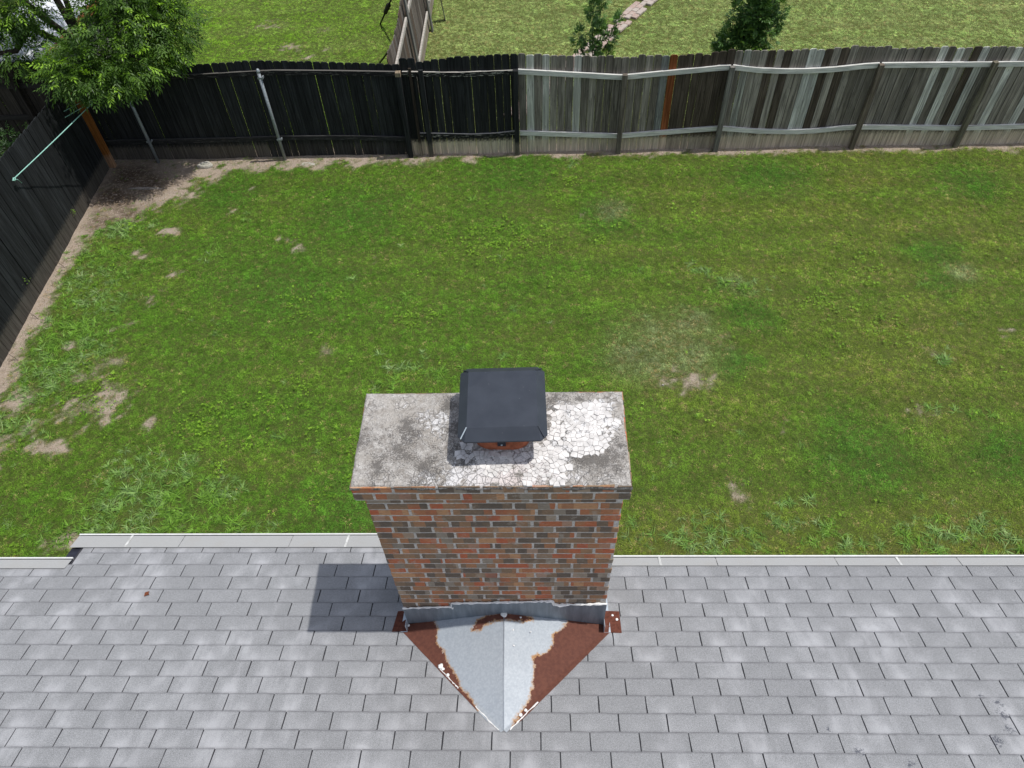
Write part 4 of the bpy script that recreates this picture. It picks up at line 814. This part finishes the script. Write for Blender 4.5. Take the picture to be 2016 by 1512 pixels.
# 4 side fence, black
f4 = fence_root('wooden_fence', (-8.2, 8.3, 0), 'smooth black side fence running along the left edge of the yard')
yy_ = 3.0; 
while yy_ < 12.62:
    w = .1425*random.uniform(.97, 1.02); o = link('picket', random.choice(PM)); P_(o, f4); yc = yy_+w/2
    o.location = (FX0(yc)-.03+random.uniform(-.003, .003)+.0*yc, yc, .0); h = interp(yc, [(3,1.86),(9.5,1.93),(10.2,1.90),(10.8,1.86),(11.9,1.80),(12.6,1.78)]); o.scale = ((w-random.choice([0, .001, .002, .003]))/.1385, 1, h/1.86)
    o.rotation_euler = (random.uniform(-.004, .004), random.uniform(-.005, .005), math.pi/2+.047+random.uniform(-.01, .01)); q = random.uniform(.95, 1.4); o.color = (.022*q, .0245*q, .0265*q, .1); yy_ += w
def yplank(z0, h, y0, y1, root, xoff=-.085, col_=(.05, .045, .04, 0), X=None):
    mb = MB(); xf = (lambda y_: FX0(y_)+xoff) if X is None else X; n = 8; V = []
    for k in range(n+1): y_ = y0+(y1-y0)*k/n; x_ = xf(y_); V += [(x_-.02, y_, z0), (x_+.02, y_, z0), (x_+.02, y_, z0+h), (x_-.02, y_, z0+h)]
    F = [(4*k+j, 4*k+(j+1) % 4, 4*k+4+(j+1) % 4, 4*k+4+j)[::-1] for k in range(n) for j in range(4)]+[(0, 1, 2, 3), (4*n+3, 4*n+2, 4*n+1, 4*n)]
    mb.add(V, F); o = mb.build('rail', RAILM); o.color = col_; return P_(o, root)
yplank(.38, .09, 3, 12.5, f4); yplank(1.5, .09, 3, 12.5, f4)
for y_ in (4.5, 6.9, 9.3, 11.7): P_(post_box('post', None, FX0(y_)-.16, y_, .09, .09, 1.7, (.05, .04, .035, 0)), f4)
# 5 dark fence beyond the corner
f5 = fence_root('wooden_fence', (-11, 12.8, 0), 'shaded dark brown board fence beyond the corner under the tree')
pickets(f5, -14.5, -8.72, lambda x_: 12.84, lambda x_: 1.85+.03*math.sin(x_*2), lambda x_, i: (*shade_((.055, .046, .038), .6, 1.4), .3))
for z_ in (1.58, .95, .40): P_(plank('rail', None, -14.5, -8.75, 12.795, 12.835, lambda q: z_, .09, (.05, .045, .04, 0)), f5)
for x_ in (-9.6, -12.0, -14.3): P_(post_box('post', None, x_, 12.74, .09, .09, 1.72, (.05, .043, .037, 0)), f5)
# 6 neighbours' dividing fence
f6 = fence_root('wooden_fence', (-2.5, 16, 0), 'leaning grey brown fence dividing the two neighbouring yards'); LEAN = -.075
yy_ = 12.80
while yy_ < 21.5:
    w = .1425*random.uniform(.96, 1.02); o = link('picket', random.choice(PM)); P_(o, f6); yc = yy_+w/2; o.location = (-2.47-.012*(yc-12.8), yc, .02); h = 1.86+.05*math.sin(yc*2.1)+random.uniform(-.03, .03)
    o.scale = ((w-random.choice([.002, .005, .008]))/.1385, 1, h/1.86); o.rotation_euler = (0, LEAN, math.pi/2) if False else (0, 0, 0)
    o.rotation_mode = 'XYZ'; o.rotation_euler = (Matrix.Rotation(LEAN, 3, 'Y') @ Matrix.Rotation(math.pi/2+random.uniform(-.03, .03), 3, 'Z')).to_euler()
    c_ = random.choice([(.12, .10, .085), (.15, .13, .115), (.10, .085, .075), (.18, .165, .15), (.13, .095, .075)]); o.color = (*c_, .3); yy_ += w
for z_, q in ((1.52, (.42, .39, .355, 0)), (.42, (.44, .41, .37, 0))):
    for a, b in ((12.85, 15.1), (15.3, 17.9), (18.1, 21.5)):
        X = lambda y_: -2.425-.012*(y_-12.8)+math.sin(LEAN)*z_; yplank(z_, .09, a, b, f6, X=X, col_=q)
for y_ in (15.2, 18.0, 20.8):
    o = P_(post_box('post', None, -2.39-.012*(y_-12.8), y_, .04, .15, 1.95, (.20, .20, .185, 0)), f6); o.rotation_euler = (0, LEAN, 0)
P_(post_box('loose_board', None, -2.18, 18.55, .02, .14, 1.2, (.17, .17, .155, 0)), f6).rotation_euler = (.1, -.12, .2)

# ================================================================== SMALL THINGS
def cord(name, pts, rad, label, cat='cord', knot=None):
    root = tag(empty(name, pts[0]), label, cat); mb = MB(); mb.tube(pts, rad, 6); P_(mb.build('line', CORD), root)
    if knot:
        mb = MB(); p = Vector(pts[0]); mb.tube([p+Vector((0, -.03, -.01)), p+Vector((.01, 0, .012)), p+Vector((.0, .03, -.012)), p+Vector((.012, -.01, -.02)), p+Vector((.01, -.05, .01))], [.012, .016, .015, .014, .007], 7); P_(mb.build('knot', CORD, None, True), root)
        mb = MB(); mb.tube([p, p+Vector((.02, .05, -.05)), p+Vector((.015, .09, -.14))], .005, 5); P_(mb.build('tail', CORD, None, True), root)
    return root
def sag(a, b, s_, n=14): a, b = Vector(a), Vector(b); return [a+(b-a)*(k/n)-Vector((0, 0, s_*4*(k/n)*(1-k/n))) for k in range(n+1)]
cord('clothesline', sag((-8.24, 9.75, 1.60), (-7.70, 12.42, 1.66), .012), .0075, 'mint green cord knotted to the side fence and stretched to the tree', knot=True)
cord('thin_cord', sag((-8.36, 11.90, 1.52), (-7.86, 12.6, 1.56), .01), .0045, 'upper of two short thin pale cords beside the orange post')
cord('thin_cord', sag((-8.35, 11.84, 1.44), (-7.80, 12.6, 1.52), .01), .0045, 'lower of two short thin pale cords beside the orange post')
def rock(name, loc, sx, sy, sz, seed, mat, hole=False):
    rnd = random.Random(seed); n = 22; V = []; F = []
    prof = [(1.0, -.3), (1.03, .4), (.93, .9), (.72, 1.0), (.45, .75), (.02, .55 if not hole else .3)]
    ph = [rnd.uniform(0, 6.28) for _ in range(4)]
    for s_, z_ in prof:
        for k in range(n): a = 2*math.pi*k/n; q = 1+.09*math.sin(2*a+ph[0])+.07*math.sin(3*a+ph[1])+.05*math.sin(5*a+ph[2])+rnd.uniform(-.03, .03); V.append((sx*s_*q*math.cos(a), sy*s_*q*math.sin(a), sz*(z_+rnd.uniform(-.08, .08))))
    for i in range(len(prof)-1):
        for k in range(n): F.append((i*n+k, i*n+(k+1) % n, (i+1)*n+(k+1) % n, (i+1)*n+k))
    F.append(tuple(range((len(prof)-1)*n, len(prof)*n))); me = bpy.data.meshes.new(name); me.from_pydata(V, [], F); return link(name, me, mat, None, loc)
st = tag(empty('stone_ring', (-6.50, 12.44, 0)), 'pale round stone with weeds in its hollow by the black fence', 'stone'); o = rock('stone', (0, 0, .0), .135, .10, .05, 3, STONE, True); o.parent = st; o.location = (0, 0, 0)
tf = CL[0].data; o = link('weed_tuft', tf.copy(), None, st, (0, 0, .03)); o.data.materials.clear(); WEEDM = leaf_material('weed_green', (.05, .11, .02), (.08, .17, .03), (.16, .26, .04)); o.data.materials.append(WEEDM); fattr(o.data, 'young', [.3]*len(o.data.vertices)); o.scale = (.8, .8, .8)
tag(rock('flat_stone', (-4.45, 12.42, -.012), .15, .06, .03, 9, STONE), 'flat pale stone half buried right of the second pipe post', 'stone')
tag(rock('buried_slab', (-7.46, 11.71, -.012), .34, .035, .035, 12, SLAB), 'narrow grey slab edge half buried in the shaded soil', 'slab')
tag(rock('pebble', (1.83, 6.72, .01), .014, .012, .012, 5, STONE), 'small pale pebble at the edge of the bare lawn patch', 'pebble')
# weeds growing through the side fence
def sprig(name, loc, n, ln, label, flip=1):
    V = []; F = []; R = []
    for i in range(n):
        c_ = Vector((random.uniform(0, .03), random.gauss(0, .05), random.gauss(0, .035))); a = random.uniform(0, 6.28); d = Vector((.5, math.cos(a), math.sin(a)*.8+.3)).normalized(); s_ = d.cross(Vector((1, 0, 0))).normalized(); b = len(V)
        V += [c_, c_+d*ln*.5-s_*ln*.3, c_+d*ln, c_+d*ln*.5+s_*ln*.3]; F.append((b, b+1, b+2, b+3)); R += [random.random()]*4
    me = bpy.data.meshes.new(name); me.from_pydata([tuple(q) for q in V], [], F); fattr(me, 'rb', R); fattr(me, 'young', [.8]*len(R)); return tag(link(name, me, WEEDM, None, loc), label, 'weed')
sprig('weed_sprig', (FX0(10.65)-.01, 10.65, .28), 14, .05, 'green leaf sprig poking through the side fence near the corner')
sprig('weed_sprig', (FX0(8.67)-.01, 8.67, .42), 9, .035, 'tiny yellow green sprig on the side fence nearer the house')
for k, (x_, y_) in enumerate(((-8.17, 9.5), (-8.08, 8.25), (-8.0, 7.35))):
    mb = MB(); mb.tube([(x_-.06, y_, .12), (x_, y_-.01, .05), (x_+.05, y_-.03, .0)], [.004, .006, .004], 5)
    tag(mb.build('dead_weed', TWIG), ['dark dry stem at the foot of the side fence, farthest of three', 'dark dry stem at the foot of the side fence, middle of three', 'dark dry stem at the foot of the side fence, nearest the house'][k], 'weed')
# leaf on the roof
lp = RP(E0.x+1.194*TU, 1.46, .014); mb = MB(); V = [(0, -.026, 0), (.014, -.006, .008), (.022, .004, .004), (.008, .010, .009), (0, .028, .004), (-.010, .010, .010), (-.020, .0, .003), (-.012, -.008, .008)]
mb.add(V+[(0, 0, -.002)], [(k, (k+1) % 8, 8) for k in range(8)]); o = mb.build('dry_leaf', BROWNLEAF); o.location = lp; o.rotation_euler = (.32*-1+.05, .1, -.5); tag(o, 'curled reddish brown dry leaf lying on the left roof shingles', 'leaf')
# brace rods beyond the fence
def rod(name, a, b, ra, label, thick=None):
    a, b = Vector(a), Vector(b); root = tag(empty(name, a), label, 'metal rod'); mb = MB(); mb.tube([a, b], ra, 8); P_(mb.build('shaft', IRON), root)
    if thick: mb = MB(); p = a+(b-a)*thick[0]; q = a+(b-a)*thick[1]; mb.tube([p, p+(q-p)*.2, p+(q-p)*.8, q], [.01, .05, .055, .015], 6); P_(mb.build('barbed_sleeve', IRON), root)
rod('brace_rod', (-3.80, 18.42, 0), (-2.85, 17.55, 1.6), .02, 'dark metal rod with a thick sleeve leaning near the top edge', (.18, .42))
rod('brace_rod', (-3.55, 16.47, 0), (-2.66, 14.95, 1.35), .02, 'bare dark metal rod leaning against the dividing fence')
# paver path
path = tag(empty('path', (1, 16, 0)), kind='structure')
cxp = lambda y_: -.42+(y_-14)/7*4.37
dv = Vector((4.37, 7, 0)).normalized(); nv = Vector((dv.y, -dv.x, 0)); ang = math.atan2(dv.y, dv.x)
pm = []
for s_ in range(4):
    mb = MB(); mb.box(-.098, .098, -.068, .068, -.02, .03); me = bevel_mesh(mb.mesh('paver'), .008); me.materials.append(PAVER)
    for v_ in me.vertices: v_.co += Vector([random.uniform(-.004, .004) for _ in range(3)])
    pm.append(me)
t = 0; base = Vector((cxp(14), 14, 0))
while t < 8.2:
    for k in range(3):
        if random.random() < .07: continue
        p = base+dv*(t+random.uniform(-.01, .01)+(.1 if k == 1 else 0))+nv*((k-1)*.142+random.uniform(-.006, .006)); o = link('paver', random.choice(pm), None); P_(o, path); o.location = (p.x, p.y, .022+random.uniform(-.006, .006)); o.rotation_euler = (random.uniform(-.03, .03), random.uniform(-.03, .03), ang+random.uniform(-.05, .05))
    t += .205
# shed with white roof
shed = tag(empty('garden_shed', (-11, 15.5, 0)), 'low shed with white sheet roof half hidden behind the big tree', 'shed')
mb = MB(); mb.box(-10.9, -9.55, 13.9, 18.4, 0, 1.55); P_(mb.build('wall', SHEDG), shed)
mb = MB(); mb.prism([(-11.0, 13.7, 1.56), (-9.4, 13.7, 1.56), (-9.4, 18.6, 1.62), (-11.0, 18.6, 1.62)], (0, 0, .03)); rf_ = P_(mb.build('roof', SHEDW), shed)
for k in range(4):
    xx = -10.9+k*.42; mb = MB(); mb.box(xx, xx+.03, 13.7, 18.6, 1.6, 1.672); o = mb.build('roof_rib', SHEDW); P_(o, shed)
mb = MB(); mb.box(-9.4, -9.33, 13.7, 18.6, 1.53, 1.68); P_(mb.build('edge_trim', SHEDR), shed)

# ================================================================== TREES
def crown_mesh(name, clumps, per, ln, leaflet, lw, droop=.35, pinn=5, young=.12, seed=0, youngtop=None, simple=False):
    rnd = np.random.default_rng(seed); V = []; F = []; R = []; Y_ = []; n0 = 0
    for (cx_, cy_, cz_, rx, ry, rz, dens) in clumps:
        n = int(per*dens)
        d = rnd.normal(size=(n, 3)); d /= np.linalg.norm(d, axis=1)[:, None]; rr = rnd.random(n)**.45
        lob = .72+.5*fbm(d[:, 0]*2.3+cx_*3, d[:, 1]*2.3+d[:, 2]*1.7, seed+7)
        p = np.array([cx_, cy_, cz_])+d*rr[:, None]*lob[:, None]*np.array([rx, ry, rz])
        for i in range(n):
            out = Vector(d[i])*.9+Vector((rnd.normal()*.5, rnd.normal()*.5, rnd.normal()*.3-droop)); out.normalize(); sdv = out.cross(Vector((rnd.normal()*.3, rnd.normal()*.3, 1))).normalized(); up = sdv.cross(out)
            L0 = ln*rnd.uniform(.7, 1.25); base = Vector(p[i]); yg = 1. if rnd.random() < young*(1.7 if d[i, 2] > .0 else .35)*(rr[i] > .6) else rnd.uniform(0, .12); rb = rnd.random()
            for k in range(pinn):
                t = (k+.6)/pinn
                for sg in ((-1, 1) if k < pinn-1 else (0,)):
                    a = base+out*(L0*t)-Vector((0, 0, droop*.25*L0*t*t)); dd = (out*(.75 if sg else 1)+sdv*sg*.8+up*rnd.normal()*.25+Vector((0, 0, -.15))).normalized(); q = dd.cross(up).normalized() if abs(dd.dot(up)) < .98 else sdv
                    l1 = leaflet*rnd.uniform(.75, 1.2); w1 = lw*rnd.uniform(.8, 1.15)
                    V += [a, a+dd*l1*.45-q*w1/2, a+dd*l1-Vector((0, 0, .12*l1)), a+dd*l1*.45+q*w1/2]; R += [min(1, max(0, rb+rnd.normal()*.15))]*4; Y_ += [yg]*4; F.append((n0, n0+1, n0+2, n0+3)); n0 += 4
    me = np_mesh(name, np.array([tuple(q) for q in V]), np.array(F)); fattr(me, 'rb', R); fattr(me, 'young', Y_); return me
TREEM = leaf_material('tree_leaf', (.028, .070, .009), (.075, .155, .016), (.26, .46, .035)); SAPM = leaf_material('sapling_leaf', (.06, .13, .035), (.13, .25, .06), (.25, .42, .07)); BUSHM = leaf_material('bush_leaf', (.015, .04, .01), (.03, .08, .015), (.08, .16, .03))
tr = tag(empty('tree', (-8.9, 14.2, 0)), 'big leafy tree leaning over the back left fence corner', 'tree')
CLM = [(-6.98,12.5,2.75,.88,.75,.62,1.5),(-6.35,12.65,2.65,.62,.6,.5,.9),(-6.9,12.0,2.35,.75,.5,.38,.9),(-7.75,11.85,2.25,.62,.5,.33,.8),(-7.05,12.9,3.15,.62,.8,.45,.9),(-6.6,13.2,3.1,.7,.7,.5,.9),(-7.8,12.1,2.35,.5,.45,.3,.6),(-6.2,12.4,2.35,.34,.3,.25,.22),
       (-9.15,13.3,2.75,.5,.6,.45,.8),(-9.9,13.3,2.7,.9,.7,.5,.9),(-9.3,12.9,2.1,.55,.5,.35,.4),(-10.6,14.2,3.2,1.1,1.0,.6,1.2),(-9.3,14.9,3.7,1.0,.9,.7,1.2),(-7.6,14.3,3.9,1.1,.9,.7,1.3),(-8.4,13.3,3.6,.6,.7,.4,.5),(-6.9,14.6,3.6,.8,.8,.6,.9),(-10.3,12.4,2.3,.6,.5,.35,.4),(-11.2,14.0,3.2,1.0,.8,.7,1.6),(-11.4,15.5,3.6,1.2,1.0,.8,1.6),(-10.4,13.0,3.0,.6,.6,.5,.8),(-7.3,11.75,2.15,.7,.35,.25,.6),(-10.6,13.8,5.4,1.1,1.0,.6,.9),(-11.8,14.2,5.9,1.3,1.1,.6,1.0)]  # last two clumps: unseen high foliage, added to shade what lies below
link('crown', crown_mesh('crown', CLM, 350, .25, .090, .030, seed=3, young=.13), TREEM); c_ = bpy.data.objects['crown.001'] if 'crown.001' in bpy.data.objects else bpy.data.objects['crown']; P_(c_, tr)
mb = MB(); mb.tube([(-8.9,14.2,-.1),(-8.85,14.15,.6),(-8.75,14.0,1.3),(-8.6,13.75,1.9)], [.17,.14,.125,.11], 10); P_(mb.build('trunk', BARK, None, True), tr)
for q in ([(-8.6,13.75,1.9),(-8.0,13.2,2.5),(-7.3,12.7,2.8),(-6.5,12.5,2.7)],[(-8.6,13.75,1.9),(-8.4,13.6,2.8),(-7.8,13.9,3.6),(-7.2,14.4,4)],[(-8.7,13.9,1.6),(-9.3,13.5,2.3),(-10,13.3,2.7)],[(-8.6,13.75,1.9),(-9.2,14.5,3.0),(-9.4,14.9,3.8)],[(-8.0,13.2,2.5),(-7.8,12.4,2.5),(-7.7,11.9,2.3)],[(-7.6,12.9,2.7),(-7.1,12.3,2.5),(-6.6,12.0,2.35)],[(-9.3,13.5,2.3),(-9.4,13.0,2.1),(-10.1,12.5,2.2)],[(-8.8,14.0,1.7),(-9.7,14.2,2.6),(-10.6,14.2,3.2)]):
    mb = MB(); mb.tube(q, [.07, .05, .03, .012][:len(q)], 8); P_(mb.build('limb', BARK, None, True), tr)
# low bush behind the side fence
bs = tag(empty('bush', (-9.9, 11.5, 0)), 'dark green shrub behind the side fence at the left edge', 'bush')
P_(link('foliage', crown_mesh('foliage', [(-9.9,12.0,.65,.6,.6,.5,1),(-9.7,11.2,.7,.6,.7,.5,1),(-9.4,10.4,.75,.5,.6,.5,.9),(-10.6,11.5,.7,.7,.8,.5,1),(-9.2,9.6,.7,.4,.5,.45,.6)], 420, .12, .06, .024, seed=8, pinn=4, young=.1), BUSHM), bs)
mb = MB(); mb.tube([(-9.9, 11.5, -.05), (-9.85, 11.5, .4)], [.04, .02], 6); P_(mb.build('stem', BARK), bs)
# saplings beyond the grey fence
def sapling(name, x_, y_, stems, clumps, per, label, seed, ln=.16):
    root = tag(empty(name, (x_, y_, 0)), label, 'sapling')
    for q in stems: mb = MB(); mb.tube([(x_+a, y_+b, c_) for a, b, c_ in q], [.016*(1-.75*k/(len(q)-1)) for k in range(len(q))], 6); P_(mb.build('stem', TWIG2, None, True), root)
    P_(link('crown', crown_mesh('crown', [(x_+a, y_+b, c_, d, e, g_, h) for a, b, c_, d, e, g_, h in clumps], per, ln, .078, .034, droop=-.45, pinn=5, young=.06, seed=seed), SAPM), root)
TWIG2 = plain('sapling_bark', (.035, .028, .025), .9)
sapling('sapling', 1.22, 15.0, [[(0,0,0),(.02,0,.8),(-.02,0,1.6),(.03,0,2.6)],[(0,0,.2),(.12,.05,1.2),(.16,0,2.4)],[(0,0,.3),(-.2,0,.9),(-.30,0,1.25)],[(.02,0,.4),(.3,0,1.0),(.45,0,1.5)]],
        [(-.02,0,.85,.20,.15,.28,1),(.12,0,1.2,.14,.12,.35,1),(0,0,1.7,.12,.12,.45,1),(.15,0,2.1,.14,.12,.5,1),(-.31,0,1.15,.07,.07,.22,.45),(.38,0,1.15,.11,.1,.25,.5),(.47,0,1.45,.08,.08,.15,.3),(.28,0,.75,.14,.12,.15,.4)], 62, 'slender sparse sapling standing beside the paver path', 21, .10)
sapling('sapling', 4.42, 15.1, [[(0,0,0),(.02,0,.8),(.05,0,1.6),(.12,0,2.9)],[(0,0,.3),(-.35,0,1.0),(-.42,0,1.9)],[(0,0,.3),(.35,.1,1.0),(.5,0,1.8)]],
        [(0,0,.9,.36,.35,.35,1.3),(-.4,0,.95,.28,.25,.25,.9),(-.5,0,.75,.2,.2,.12,.4),(.25,0,1.2,.32,.3,.4,1.2),(.05,0,1.55,.28,.28,.4,1.2),(.15,0,2.05,.25,.25,.4,1),(.12,0,2.5,.2,.2,.4,.8),(-.40,0,1.55,.07,.07,.3,.25),(.5,0,1.5,.13,.12,.3,.4),(.65,0,2.0,.14,.14,.2,.4),(-.15,0,1.2,.2,.2,.3,.6)], 170, 'dense dark green sapling rising behind the grey fence', 23, .12)
